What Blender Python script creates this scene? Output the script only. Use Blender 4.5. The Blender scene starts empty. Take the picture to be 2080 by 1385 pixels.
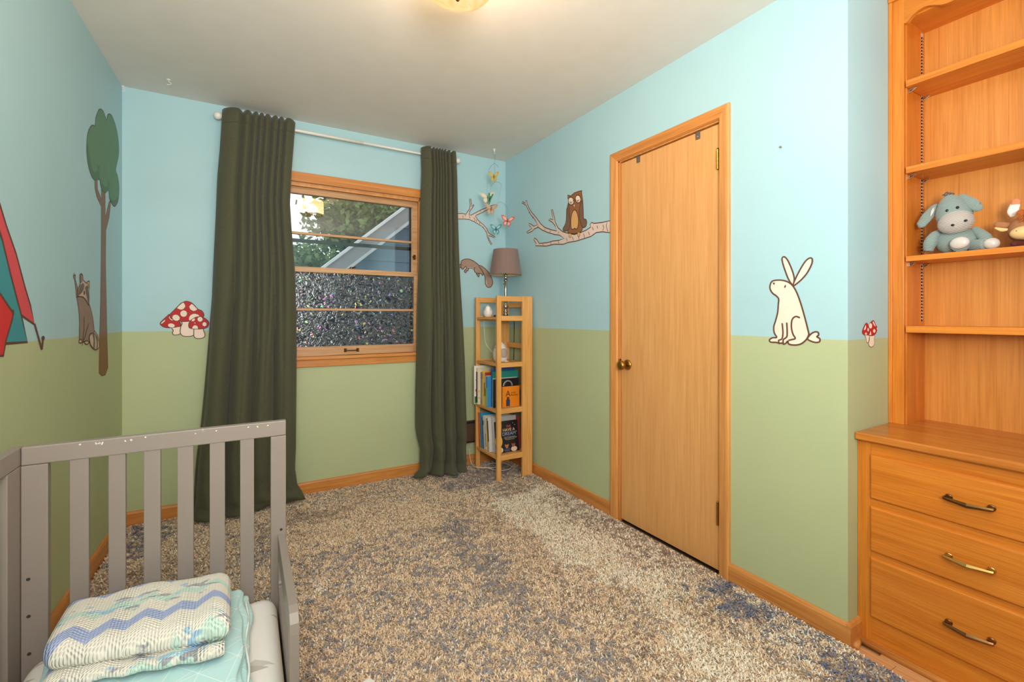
import bpy, bmesh, math, random
import numpy as np
from mathutils import Vector, Matrix, Quaternion
random.seed(7); rng = np.random.default_rng(7)
D = bpy.data; C = bpy.context.scene.collection

def lin(c):
    c = c/255.0
    return c/12.92 if c <= 0.04045 else ((c+0.055)/1.055)**2.4
def S(r, g, b): return (lin(r), lin(g), lin(b), 1.0)

# ------------------------------------------------------------------ camera
FPX, YAW, HY, CAMZ = 924.31, 0.529773, 642.93, 1.1587
cam = D.cameras.new('camera'); cam.sensor_width = 36.0; cam.lens = FPX/2080*36.0
cam.shift_y = (HY-692.5)/2080; cam.clip_start = 0.02
co = D.objects.new('camera', cam); C.objects.link(co)
co.location = (0, 0, CAMZ); co.rotation_euler = (math.pi/2, 0, -YAW)
bpy.context.scene.camera = co
vs = bpy.context.scene.view_settings
vs.view_transform = 'Standard'; vs.look = 'None'; vs.exposure = 0.76; vs.gamma = 1.0; vs.use_curve_mapping = False

# ------------------------------------------------------------------ world: overcast sky outside
w = D.worlds.new('overcast_sky'); bpy.context.scene.world = w; w.use_nodes = True
bg = w.node_tree.nodes['Background']; bg.inputs[0].default_value = (0.86, 0.92, 1.0, 1); bg.inputs[1].default_value = 1.0

# ------------------------------------------------------------------ photographer's bounced flash behind the camera
def area(name, loc, target, size, power, color):
    l = D.lights.new(name, 'AREA'); l.size = size; l.energy = power; l.color = color
    o = D.objects.new(name, l); C.objects.link(o); o.location = loc
    o.rotation_euler = (Vector(target)-Vector(loc)).to_track_quat('-Z', 'Y').to_euler()
    return o
area('flash_direct', (-0.15, -0.7, 1.75), (1.3, 1.9, 1.05), 0.7, 16, (1.0, 0.93, 0.85))
area('flash_bounced_up', (0.15, -0.55, 1.35), (0.35, 0.15, 2.44), 0.6, 42, (1.0, 0.94, 0.87))
LAMP_STRENGTH = 12.0

# ------------------------------------------------------------------ ray helpers: photo pixel -> point on a real surface
_F = (math.sin(YAW), math.cos(YAW)); _R = (math.cos(YAW), -math.sin(YAW))
def ray(px): k = (px-1040)/FPX; return (_F[0]+_R[0]*k, _F[1]+_R[1]*k)
def onX(px, py, X): d = ray(px); s = X/d[0]; return Vector((X, s*d[1], CAMZ-(py-HY)/FPX*s))
def onY(px, py, Y): d = ray(px); s = Y/d[1]; return Vector((s*d[0], Y, CAMZ-(py-HY)/FPX*s))
def onZ(px, py, Z): s = (CAMZ-Z)*FPX/(py-HY); d = ray(px); return Vector((d[0]*s, d[1]*s, Z))

# ------------------------------------------------------------------ materials
MATS = {}
def newmat(name):
    m = D.materials.new(name); m.use_nodes = True; nt = m.node_tree
    return m, nt, nt.nodes['Principled BSDF']
def link(nt, a, b): nt.links.new(a, b)
def node(nt, t, **kw):
    n = nt.nodes.new(t)
    for k, v in kw.items(): setattr(n, k, v)
    return n
def addbump(nt, p, height_socket, strength=0.2, dist=0.002):
    b = node(nt, 'ShaderNodeBump'); b.inputs['Strength'].default_value = strength; b.inputs['Distance'].default_value = dist
    link(nt, height_socket, b.inputs['Height']); link(nt, b.outputs[0], p.inputs['Normal'])
def coords(nt, scale, kind='Object', rot=(0, 0, 0)):
    t = node(nt, 'ShaderNodeTexCoord'); mp = node(nt, 'ShaderNodeMapping'); mp.inputs['Scale'].default_value = scale
    mp.inputs['Rotation'].default_value = rot
    link(nt, t.outputs[kind], mp.inputs[0]); return mp.outputs[0]
def noise(nt, vec, scale, detail=4, rough=0.55, dist=0.0):
    n = node(nt, 'ShaderNodeTexNoise'); n.inputs['Scale'].default_value = scale; n.inputs['Detail'].default_value = detail
    n.inputs['Roughness'].default_value = rough; n.inputs['Distortion'].default_value = dist
    link(nt, vec, n.inputs['Vector']); return n.outputs[0]
def ramp(nt, fac, stops):
    r = node(nt, 'ShaderNodeValToRGB'); e = r.color_ramp.elements
    e[0].position, e[0].color = stops[0]; e[1].position, e[1].color = stops[-1]
    for p_, c_ in stops[1:-1]:
        q = e.new(p_); q.color = c_
    link(nt, fac, r.inputs[0]); return r.outputs[0]
def mixc(nt, fac, a, b, mode='MIX'):
    n = node(nt, 'ShaderNodeMix', data_type='RGBA', blend_type=mode)
    for s_, v in ((0, fac), (6, a), (7, b)):
        if hasattr(v, 'links'): link(nt, v, n.inputs[s_])
        else: n.inputs[s_].default_value = v
    return n.outputs[2]
def plain(name, col, rough=0.6, metal=0.0, spec=0.5, var=0.06, bump=0.0, bscale=300):
    if name in MATS: return MATS[name]
    m, nt, p = newmat(name); v = coords(nt, (1, 1, 1))
    n = noise(nt, v, 9, 3)
    d = tuple(c*(1-var) for c in col[:3])+(1,); l = tuple(min(1, c*(1+var)) for c in col[:3])+(1,)
    link(nt, ramp(nt, n, [(0.3, d), (0.7, l)]), p.inputs['Base Color'])
    p.inputs['Roughness'].default_value = rough; p.inputs['Metallic'].default_value = metal
    p.inputs['Specular IOR Level'].default_value = spec
    if bump: addbump(nt, p, noise(nt, v, bscale, 2), bump, 0.001)
    MATS[name] = m; return m
def wood(name, light, mid, dark, axis=2, stretch=16.0, scale=5.0, rough=0.38, fine=0.5):
    """grain running along axis (0 x, 1 y, 2 z)"""
    if name in MATS: return MATS[name]
    m, nt, p = newmat(name)
    sc = [stretch, stretch, stretch]; sc[axis] = 1.0
    v = coords(nt, tuple(sc))
    n1 = noise(nt, v, scale*0.35, 3, 0.5, 1.2)
    c1 = ramp(nt, n1, [(0.32, dark), (0.5, mid), (0.68, light)])
    sc2 = [140.0]*3; sc2[axis] = 2.0
    n2 = noise(nt, coords(nt, tuple(sc2)), 2.2, 3, 0.6)
    c2 = ramp(nt, n2, [(0.35, tuple(c*0.80 for c in mid[:3])+(1,)), (0.6, light)])
    link(nt, mixc(nt, fine, c1, c2), p.inputs['Base Color'])
    p.inputs['Roughness'].default_value = rough; p.inputs['Specular IOR Level'].default_value = 0.45
    addbump(nt, p, n2, 0.08, 0.0008)
    MATS[name] = m; return m

BLUE = S(174, 211, 221); GREEN = S(186, 196, 154)
def wallpaint():
    m, nt, p = newmat('two_tone_wall_paint')
    g = node(nt, 'ShaderNodeNewGeometry'); sx = node(nt, 'ShaderNodeSeparateXYZ'); link(nt, g.outputs['Position'], sx.inputs[0])
    v = coords(nt, (1, 1, 1))
    wob = node(nt, 'ShaderNodeMath', operation='MULTIPLY_ADD'); link(nt, noise(nt, v, 3.0, 2), wob.inputs[0])
    wob.inputs[1].default_value = 0.008; link(nt, sx.outputs[2], wob.inputs[2])
    gt = node(nt, 'ShaderNodeMath', operation='GREATER_THAN'); link(nt, wob.outputs[0], gt.inputs[0]); gt.inputs[1].default_value = 1.0800
    n = noise(nt, v, 2.5, 4)
    var = ramp(nt, n, [(0.3, (0.95, 0.95, 0.95, 1)), (0.7, (1, 1, 1, 1))])
    base = mixc(nt, gt.outputs[0], GREEN, BLUE)
    link(nt, mixc(nt, 1.0, base, var, 'MULTIPLY'), p.inputs['Base Color'])
    p.inputs['Roughness'].default_value = 0.5; p.inputs['Specular IOR Level'].default_value = 0.35
    addbump(nt, p, noise(nt, v, 120, 3), 0.06, 0.001)
    return m
WALL = wallpaint()
CEIL = plain('ceiling_white_paint', S(226, 221, 214), 0.9, var=0.02, bump=0.15, bscale=140)
TRIMX = wood('oak_trim_x', S(222, 152, 84), S(206, 132, 62), S(180, 106, 44), 0)
TRIMY = wood('oak_trim_y', S(222, 152, 84), S(206, 132, 62), S(180, 106, 44), 1)
TRIMZ = wood('oak_trim_z', S(228, 160, 92), S(214, 144, 76), S(192, 118, 56), 2)
SASHX = wood('sash_wood_x', S(214, 170, 126), S(198, 150, 106), S(176, 124, 82), 0)
SASHZ = wood('sash_wood_z', S(214, 170, 126), S(198, 150, 106), S(176, 124, 82), 2)
DOORW = wood('door_veneer', S(230, 172, 110), S(222, 160, 96), S(214, 150, 88), 2, 22, 4, 0.42, 0.45)
BIZ = wood('built_in_oak_z', S(224, 138, 50), S(210, 120, 34), S(184, 96, 20), 2, 14, 5, 0.3)
BIY = wood('built_in_oak_y', S(224, 138, 50), S(210, 120, 34), S(188, 100, 22), 1, 14, 5, 0.3)
BACKP = wood('built_in_back_panel', S(222, 148, 70), S(210, 134, 56), S(196, 118, 42), 2, 20, 5, 0.4)
COUNT = wood('counter_oak_y', S(206, 128, 52), S(188, 108, 38), S(158, 84, 24), 1, 14, 5, 0.22)
TOWER = {a: wood('pine_tower_%s' % 'xyz'[a], S(236, 178, 108), S(224, 160, 88), S(202, 134, 64), a, 12, 5, 0.4) for a in range(3)}
FLOORW = wood('floor_oak', S(230, 176, 124), S(214, 154, 102), S(186, 122, 76), 1, 12, 6, 0.35)
GREY = plain('grey_satin_paint', S(142, 131, 124), 0.38, var=0.02, spec=0.5)
CHIP = plain('bare_primer_chip', S(232, 226, 218), 0.7)
BRASS = plain('aged_brass', S(176, 132, 60), 0.28, 1.0, var=0.2)
DKBRASS = plain('dark_bronze', S(96, 70, 44), 0.35, 1.0, var=0.2)
STEEL = plain('brushed_nickel', S(188, 182, 174), 0.25, 1.0)
DULL = plain('dull_metal_clip', S(140, 132, 128), 0.4, 0.8)
WHITEP = plain('white_plastic', S(232, 226, 220), 0.4, var=0.02)
WHITEM = plain('white_enamel_rod', S(236, 232, 226), 0.35, var=0.02)
BLACK = plain('black_plastic', S(24, 22, 22), 0.5)
BROWNM = plain('brown_enamel', S(96, 70, 52), 0.45)
DARK = plain('gap_shade_dark', S(30, 24, 20), 0.9)

# ------------------------------------------------------------------ mesh helpers
class MB:
    def __init__(s): s.v = []; s.f = []
    def add(s, vs, fs):
        o = len(s.v); s.v += [tuple(v) for v in vs]; s.f += [tuple(i+o for i in f) for f in fs]; return s
    def box(s, x0, y0, z0, x1, y1, z1):
        x0, x1 = min(x0, x1), max(x0, x1); y0, y1 = min(y0, y1), max(y0, y1); z0, z1 = min(z0, z1), max(z0, z1)
        return s.add([(x0,y0,z0),(x1,y0,z0),(x1,y1,z0),(x0,y1,z0),(x0,y0,z1),(x1,y0,z1),(x1,y1,z1),(x0,y1,z1)],
                     [(0,3,2,1),(4,5,6,7),(0,1,5,4),(1,2,6,5),(2,3,7,6),(3,0,4,7)])
    def prism(s, poly, axis, a, b):
        """poly of 2d points in the two other axes (cyclic order), extruded along axis from a to b"""
        n = len(poly)
        def mk(p, t):
            q = [0, 0, 0]; o = [i for i in range(3) if i != axis]; q[o[0]], q[o[1]] = p; q[axis] = t; return q
        vs_ = [mk(p, a) for p in poly]+[mk(p, b) for p in poly]
        return s.add(vs_, [tuple(range(n))[::-1], tuple(range(n, 2*n))]+[(i, (i+1) % n, n+(i+1) % n, n+i) for i in range(n)])
    def tube(s, pts, r, seg=8, caps=True):
        pts = [Vector(p) for p in pts]; n = len(pts); rr = r if isinstance(r, (list, tuple)) else [r]*n
        t0 = (pts[1]-pts[0]).normalized(); up = Vector((0, 0, 1)) if abs(t0.z) < 0.9 else Vector((1, 0, 0))
        a = t0.cross(up).normalized(); rings = []
        for i, p in enumerate(pts):
            t = (pts[min(i+1, n-1)]-pts[max(i-1, 0)]).normalized()
            a = (a-t*a.dot(t)).normalized(); b = t.cross(a)
            rings.append([p+(a*math.cos(k*2*math.pi/seg)+b*math.sin(k*2*math.pi/seg))*rr[i] for k in range(seg)])
        vs_ = [q for r_ in rings for q in r_]
        fs = [(i*seg+k, i*seg+(k+1) % seg, (i+1)*seg+(k+1) % seg, (i+1)*seg+k) for i in range(n-1) for k in range(seg)]
        if caps: fs += [tuple(range(seg))[::-1], tuple((n-1)*seg+k for k in range(seg))]
        return s.add(vs_, fs)
    def lathe(s, prof, seg=32, center=(0, 0, 0), axis='z', sx=1.0, sy=1.0):
        """prof: list of (r, h)"""
        vs_ = []; c = center
        for r, h in prof:
            for k in range(seg):
                t = k*2*math.pi/seg; x, y = r*math.cos(t)*sx, r*math.sin(t)*sy
                if axis == 'z': vs_.append((c[0]+x, c[1]+y, c[2]+h))
                elif axis == 'x': vs_.append((c[0]+h, c[1]+x, c[2]+y))
                else: vs_.append((c[0]+x, c[1]+h, c[2]+y))
        n = len(prof)
        fs = [(i*seg+k, i*seg+(k+1) % seg, (i+1)*seg+(k+1) % seg, (i+1)*seg+k) for i in range(n-1) for k in range(seg)]
        fs += [tuple(range(seg))[::-1], tuple((n-1)*seg+k for k in range(seg))]
        return s.add(vs_, fs)
    def blob(s, center, radii, rot=None, seg=20, rings=12, taper=0.0, bend=0.0):
        """ellipsoid; taper shrinks towards +z local; rot a Matrix/Euler"""
        M = rot.to_matrix() if hasattr(rot, 'to_matrix') else (rot or Matrix.Identity(3))
        vs_ = []; fs = []
        for i in range(rings+1):
            ph = math.pi*i/rings; z = -math.cos(ph); r = math.sin(ph)
            k = 1-taper*z
            for j in range(seg):
                t = j*2*math.pi/seg
                l = Vector((r*math.cos(t)*radii[0]*k+bend*z*z, r*math.sin(t)*radii[1]*k, z*radii[2]))
                vs_.append(Vector(center)+M @ l)
        for i in range(rings):
            for j in range(seg):
                fs.append((i*seg+j, i*seg+(j+1) % seg, (i+1)*seg+(j+1) % seg, (i+1)*seg+j))
        return s.add(vs_, fs)
def obj(name, mb, mat, parent=None, bevel=0.0, smooth=False, label=None, base=None):
    me = D.meshes.new(name)
    off = Vector(parent['_w']) if parent is not None else (Vector(base) if base is not None else Vector((0, 0, 0)))
    vs_ = mb.v if off.length == 0 else [(v[0]-off.x, v[1]-off.y, v[2]-off.z) for v in mb.v]
    me.from_pydata(vs_, [], mb.f); me.update()
    bm = bmesh.new(); bm.from_mesh(me); bmesh.ops.remove_doubles(bm, verts=bm.verts, dist=1e-6)
    bmesh.ops.recalc_face_normals(bm, faces=bm.faces); bm.to_mesh(me); bm.free()
    if mat: me.materials.append(mat)
    if smooth:
        me.polygons.foreach_set('use_smooth', [True]*len(me.polygons))
    o = D.objects.new(name, me); C.objects.link(o)
    if parent is not None: o.parent = parent; o['_w'] = parent['_w']
    else: o.location = off; o['_w'] = tuple(off)
    if bevel:
        b = o.modifiers.new('bevel', 'BEVEL'); b.width = bevel; b.segments = 2; b.limit_method = 'ANGLE'; b.angle_limit = 0.6
    if label: o['label'] = label
    return o
def thing(name, label, cat, loc=(0, 0, 0), group=None, kind=None):
    o = D.objects.new(name, None); C.objects.link(o); o.location = loc; o['_w'] = tuple(loc); o.empty_display_size = 0.05
    if label: o['label'] = label
    if cat: o['category'] = cat
    if group: o['group'] = group
    if kind: o['kind'] = kind
    return o
def tag(o, label, cat, group=None, kind=None):
    if label: o['label'] = label
    if cat: o['category'] = cat
    if group: o['group'] = group
    if kind: o['kind'] = kind
    return o
def box(name, b, mat, parent=None, bevel=0.0, label=None): return obj(name, MB().box(*b), mat, parent, bevel, label=label)
def struct(o, label=None, cat=None): o['kind'] = 'structure'; tag(o, label, cat); return o
def crom(pts, sub=5, closed=True):
    out = []; n = len(pts)
    rng_ = range(n) if closed else range(n-1)
    for i in rng_:
        g = (lambda k: pts[k % n]) if closed else (lambda k: pts[min(max(k, 0), n-1)])
        p0, p1, p2, p3 = g(i-1), g(i), g(i+1), g(i+2)
        for j in range(sub):
            t = j/sub
            out.append(tuple(0.5*((2*p1[a])+(-p0[a]+p2[a])*t+(2*p0[a]-5*p1[a]+4*p2[a]-p3[a])*t*t+(-p0[a]+3*p1[a]-3*p2[a]+p3[a])*t**3) for a in range(len(p1))))
    if not closed: out.append(tuple(pts[-1]))
    return out

# ------------------------------------------------------------------ room dimensions
XR, YB, CH = 1.856, 3.278, 2.44
XLB, SL = -0.5923, 0.02387            # left wall: x at the back corner, slope
def XL(y): return XLB+SL*(y-YB)
YF = -1.35; FZ = -0.02                 # wall behind the camera; hardwood level (rug pile top is z=0)
YA0, YA1, XA = 0.194, 0.796, 2.42      # alcove of the built-in
WX0, WX1, WZ0, WZ1 = 0.135, 1.135, 0.885, 2.045   # window opening
DY0, DY1, DZ1 = 1.3, 1.962, 2.058      # door opening

# ================================================================== STRUCTURE
fl = struct(box('floor', (-0.85, YF-0.1, FZ-0.08, XA+0.15, YB+0.12, FZ-0.012), FLOORW), 'narrow oak strip floor showing beside the rug', 'floor')
for i in range(12):
    x = 1.55+i*0.058
    for (ya, yb) in ((-1.2, -0.15+0.13*(i % 3)), (-0.15+0.13*(i % 3), 0.62+0.05*(i % 4)), (0.62+0.05*(i % 4), 1.3)):
        if x > 1.83 and ya > 0.7: continue
        if x > 1.83: yb = min(yb, 0.79)
        if yb-ya < 0.02: continue
        box('floor_plank', (x+0.0006, ya+0.0006, FZ-0.012, x+0.0574, yb-0.0006, FZ), FLOORW, fl, 0.0008)
struct(box('ceiling', (-0.85, YF-0.1, CH, XA+0.15, YB+0.12, CH+0.08), CEIL), 'plain white painted ceiling', 'ceiling')
mb = MB()
mb.prism([(XL(YF-0.1), YF-0.1), (XL(YB+0.12), YB+0.12), (XL(YB+0.12)-0.1, YB+0.12), (XL(YF-0.1)-0.1, YF-0.1)], 2, FZ-0.06, CH+0.01)
struct(obj('wall_left', mb, WALL), 'left wall painted pale blue over green', 'wall')
mb = MB()
for b in ((-0.8, WX0, FZ-.06, CH+.01), (WX1, XR+.1, FZ-.06, CH+.01), (WX0, WX1, FZ-.06, WZ0), (WX0, WX1, WZ1, CH+.01)):
    mb.box(b[0], YB, b[2], b[1], YB+0.12, b[3])
struct(obj('wall_back', mb, WALL), 'window wall painted pale blue over green', 'wall')
mb = MB()
mb.box(XR, YA1, FZ-.06, XR+.1, DY0, CH+.01); mb.box(XR, DY1, FZ-.06, XR+.1, YB+0.1, CH+.01); mb.box(XR, DY0, DZ1, XR+.1, DY1, CH+.01)
mb.box(XR+.1, YA1, FZ-.06, XA+.1, YA1+.1, CH+.01)            # return wall into the alcove
mb.box(XA, YA0, FZ-.06, XA+.1, YA1, CH+.01)
mb.box(XR, YA0-.1, FZ-.06, XA+.1, YA0, CH+.01); mb.box(XR, YF, FZ-.06, XR+.1, YA0-.1, CH+.01)
mb.box(XR+.07, DY0, FZ-.06, XR+.1, DY1, DZ1)
struct(obj('wall_right', mb, WALL), 'closet wall painted pale blue over green', 'wall')
struct(box('wall_front', (-0.85, YF-.1, FZ-.06, XA, YF, CH+.01), WALL), 'wall behind the viewer painted pale blue over green', 'wall')

# baseboards: board plus shoe moulding
BH = 0.068
def baseboard(side, segs, mat, label):
    r = thing('baseboard_'+side, label, 'baseboard', (0, 0, FZ), kind='structure')
    for (x0, y0, x1, y1, nx, ny) in segs:
        d = Vector((x1-x0, y1-y0, 0)).normalized(); n = Vector((nx, ny, 0)); a = Vector((x0, y0, 0)); b = Vector((x1, y1, 0))
        def strip(prof):
            m = MB(); k = len(prof)
            vs_ = [a+n*t+Vector((0, 0, z)) for t, z in prof]+[b+n*t+Vector((0, 0, z)) for t, z in prof]
            m.add(vs_, [tuple(range(k))[::-1], tuple(range(k, 2*k))]+[(i, (i+1) % k, k+(i+1) % k, k+i) for i in range(k)]); return m
        obj('board', strip([(0, FZ), (0.014, FZ), (0.014, BH-0.012), (0.009, BH-0.003), (0.004, BH), (0, BH)]), mat, r, smooth=False)
    return r
baseboard('left', [(XL(YF), YF, XLB, YB, 1, 0)], TRIMY, 'oak baseboard along the wall with the tree mural')
baseboard('back', [(XLB, YB, XR, YB, 0, -1)], TRIMX, 'oak baseboard running below the window')
baseboard('right', [(XR, DY1+0.052, XR, YB-0.012, -1, 0), (XR, YA1-0.0, XR, DY0-0.046, -1, 0), (XR-0.0138, YA1, XR+0.073, YA1, 0, -1), (XR, YF, XR, YA0-0.1, -1, 0)], TRIMY, 'oak baseboard beside the closet door and around the corner')

# closet door
dr = thing('door_1', 'flat oak veneer closet door with brass knob', 'door', (XR, 1.63, FZ), kind='structure')
box('door_slab', (XR+.012, DY0+.018, -0.003, XR+.047, DY1-.018, DZ1-.018), DOORW, dr, 0.0015)
mb = MB(); mb.box(XR+.004, DY0, FZ, XR+.07, DY0+.012, DZ1); mb.box(XR+.004, DY1-.012, FZ, XR+.07, DY1, DZ1); mb.box(XR+.004, DY0, DZ1-.012, XR+.07, DY1, DZ1)
obj('jamb', mb, TRIMZ, dr)
box('gap_shade_strip', (XR+.02, DY0+.012, FZ, XR+.07, DY1-.012, FZ+.004), DARK, dr)  # dark strip painting in the shade of the crack under the door
kn = obj('rosette', MB().lathe([(0.012, 0.0), (0.029, -0.001), (0.030, -0.004), (0.024, -0.010), (0.012, -0.013)], 28, (XR+.012, 1.892, 0.886), 'x'), BRASS, dr, smooth=True)
obj('knob', MB().lathe([(0.009, -0.012), (0.009, -0.028), (0.016, -0.034), (0.025, -0.043), (0.0265, -0.052), (0.023, -0.061), (0.012, -0.066), (0.003, -0.067)], 28, (XR+.012, 1.892, 0.886), 'x'), BRASS, kn, smooth=True)
box('strike_plate', (XR-.001, DY1-.0135, 0.858, XR+.02, DY1-.010, 0.915), BRASS, dr)
for z0, z1 in ((1.83, 1.921), (0.208, 0.312)):
    h = box('hinge', (XR+.006, DY0+.012, z0, XR+.0125, DY0+.024, z1), BRASS, dr)
    mb = MB()
    for i in range(5):
        a = z0+(z1-z0)*i/5; mb.lathe([(0.0055, a+0.0006), (0.0055, a+(z1-z0)/5-0.0006)], 12, (XR+.001, DY0+.016, 0))
    mb.lathe([(0.004, z1), (0.006, z1+.002), (0.003, z1+.006)], 12, (XR+.001, DY0+.016, 0))
    obj('knuckle', mb, BRASS, h, smooth=False)
for y in (1.81, 1.428):
    mb = MB(); mb.box(XR+.0085, y-.0125, 2.006, XR+.012, y+.0125, 2.0415); mb.box(XR+.0085, y-.0125, 2.0385, XR+.050, y+.0125, 2.0415)
    cl = obj('over_door_hook', mb, DULL, dr, 0.0008)
    obj('screw_head', MB().lathe([(0.003, 0), (0.003, -0.0012), (0.001, -0.0018)], 10, (XR+.0085, y, 2.018), 'x'), STEEL, cl)
# casing
cs = thing('trim_1', 'mitred oak casing around the closet door', 'door trim', (XR, 1.63, FZ), kind='structure')
W_ = 0.055
def casing_prof(t): return [(0, 0.0), (0.006, -0.011), (0.022, -0.0135), (0.042, -0.017), (0.050, -0.016), (W_, -0.011), (W_, 0.0)][t]
def casing(a_in, a_out, b_in, b_out, fixed, name, mat):
    """board between inner edge a_in..b_in and outer edge a_out..b_out, as 3D points on the wall plane (normal -X)"""
    m = MB(); k = 7
    for (pi, po) in ((a_in, a_out), (b_in, b_out)):
        for t in range(k):
            u, d = casing_prof(t); q = Vector(pi).lerp(Vector(po), u/W_); m.v.append((q.x+d, q.y, q.z))
    m.f += [tuple(range(k))[::-1], tuple(range(k, 2*k))]+[(i, (i+1) % k, k+(i+1) % k, k+i) for i in range(k)]
    obj(name, m, mat, cs)
i0, i1, iz = DY0+.006, DY1-.006, DZ1-.006
casing((XR, i1, FZ), (XR, i1+W_, FZ), (XR, i1, iz), (XR, i1+W_, iz+W_), 0, 'casing_board', TRIMZ)
casing((XR, i0, FZ), (XR, i0-W_, FZ), (XR, i0, iz), (XR, i0-W_, iz+W_), 0, 'casing_board', TRIMZ)
casing((XR, i1, iz), (XR, i1+W_, iz+W_), (XR, i0, iz), (XR, i0-W_, iz+W_), 0, 'casing_board', TRIMY)

# ------------------------------------------------------------------ window
def glassmat():
    m, nt, p = newmat('window_glass'); out = nt.nodes['Material Output']; nt.nodes.remove(p)
    tr = node(nt, 'ShaderNodeBsdfTransparent'); tr.inputs[0].default_value = (0.9, 0.93, 0.92, 1)
    gl = node(nt, 'ShaderNodeBsdfGlossy'); gl.inputs['Roughness'].default_value = 0.01
    fr = node(nt, 'ShaderNodeFresnel'); fr.inputs[0].default_value = 1.65
    mx = node(nt, 'ShaderNodeMixShader'); link(nt, fr.outputs[0], mx.inputs[0]); link(nt, tr.outputs[0], mx.inputs[1]); link(nt, gl.outputs[0], mx.inputs[2])
    link(nt, mx.outputs[0], out.inputs[0]); return m
def filmmat():
    m, nt, p = newmat('iridescent_privacy_film'); out = nt.nodes['Material Output']; nt.nodes.remove(p)
    v = coords(nt, (1, 1, 1))
    nz = node(nt, 'ShaderNodeTexNoise'); nz.inputs['Scale'].default_value = 30; nz.inputs['Detail'].default_value = 1.6; nz.inputs['Distortion'].default_value = 2.2; link(nt, v, nz.inputs['Vector'])
    grey = ramp(nt, nz.outputs[0], [(0.30, S(44, 48, 54)), (0.46, S(84, 88, 94)), (0.50, S(150, 152, 150)), (0.54, S(78, 84, 92)), (0.64, S(118, 120, 120)), (0.70, S(190, 190, 186))])
    vo = node(nt, 'ShaderNodeTexVoronoi'); vo.inputs['Scale'].default_value = 58; vo.inputs['Randomness'].default_value = 1.0; link(nt, v, vo.inputs['Vector'])
    sep = node(nt, 'ShaderNodeSeparateColor'); link(nt, vo.outputs['Color'], sep.inputs[0])
    hsv = node(nt, 'ShaderNodeCombineColor', mode='HSV'); link(nt, sep.outputs[1], hsv.inputs[0]); hsv.inputs[1].default_value = 0.6; hsv.inputs[2].default_value = 0.95
    g1 = node(nt, 'ShaderNodeMath', operation='GREATER_THAN'); link(nt, sep.outputs[2], g1.inputs[0]); g1.inputs[1].default_value = 0.95
    g2 = node(nt, 'ShaderNodeMath', operation='GREATER_THAN'); link(nt, nz.outputs[0], g2.inputs[0]); g2.inputs[1].default_value = 0.47
    gt = node(nt, 'ShaderNodeMath', operation='MULTIPLY'); link(nt, g1.outputs[0], gt.inputs[0]); link(nt, g2.outputs[0], gt.inputs[1])
    col = mixc(nt, gt.outputs[0], grey, hsv.outputs[0])  # coloured glints of the film painted into its colour as hue cells
    df = node(nt, 'ShaderNodeBsdfDiffuse'); link(nt, col, df.inputs[0])
    gl = node(nt, 'ShaderNodeBsdfGlossy'); gl.inputs['Roughness'].default_value = 0.15; link(nt, col, gl.inputs[0])
    b = node(nt, 'ShaderNodeBump'); b.inputs['Strength'].default_value = 1.0; b.inputs['Distance'].default_value = 0.003
    link(nt, nz.outputs[0], b.inputs['Height']); link(nt, b.outputs[0], gl.inputs['Normal'])
    rf = node(nt, 'ShaderNodeBsdfRefraction'); rf.inputs['IOR'].default_value = 1.25; rf.inputs['Roughness'].default_value = 0.12; rf.inputs[0].default_value = (0.75, 0.8, 0.85, 1)
    link(nt, b.outputs[0], rf.inputs['Normal'])
    m1 = node(nt, 'ShaderNodeMixShader'); m1.inputs[0].default_value = 0.4; link(nt, df.outputs[0], m1.inputs[1]); link(nt, gl.outputs[0], m1.inputs[2])
    m2 = node(nt, 'ShaderNodeMixShader'); m2.inputs[0].default_value = 0.35; link(nt, m1.outputs[0], m2.inputs[1]); link(nt, rf.outputs[0], m2.inputs[2])
    link(nt, m2.outputs[0], out.inputs[0]); return m
GLASS, FILM = glassmat(), filmmat()
wn = thing('window_1', 'oak framed double hung window with shimmering film on lower sash', 'window', ((WX0+WX1)/2, YB, WZ0), kind='structure')
# casing
hc = box('head_casing', (WX0-.06, YB-.018, WZ1-.006, WX1+.06, YB, WZ1+.058), TRIMX, wn, 0.003)
box('bead', (WX0-.06, YB-.024, WZ1-.006, WX1+.06, YB-.016, WZ1+.004), TRIMX, hc, 0.002)
box('side_casing', (WX0-.06, YB-.018, WZ0, WX0+.003, YB, WZ1-.006), TRIMZ, wn, 0.003)
box('side_casing', (WX1-.003, YB-.018, WZ0, WX1+.06, YB, WZ1-.006), TRIMZ, wn, 0.003)
box('sill', (WX0-.07, YB-.035, WZ0-.012, WX1+.07, YB+.09, WZ0+.010), TRIMX, wn, 0.004)
box('apron', (WX0-.06, YB-.016, WZ0-.060, WX1+.06, YB, WZ0-.012), TRIMX, wn, 0.003)
mb = MB(); mb.box(WX0, YB, WZ0, WX0+.014, YB+.12, WZ1); mb.box(WX1-.014, YB, WZ0, WX1, YB+.12, WZ1); mb.box(WX0, YB, WZ1-.014, WX1, YB+.12, WZ1)
obj('jamb', mb, SASHZ, wn)
mb = MB(); mb.box(WX1-.022, YB+.0, WZ0, WX1-.014, YB+.010, WZ1-.014); mb.box(WX0+.014, YB+.0, WZ0, WX0+.022, YB+.010, WZ1-.014); mb.box(WX0+.014, YB, WZ1-.030, WX1-.014, YB+.010, WZ1-.014)
obj('stop', mb, TRIMZ, wn, 0.001)
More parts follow.
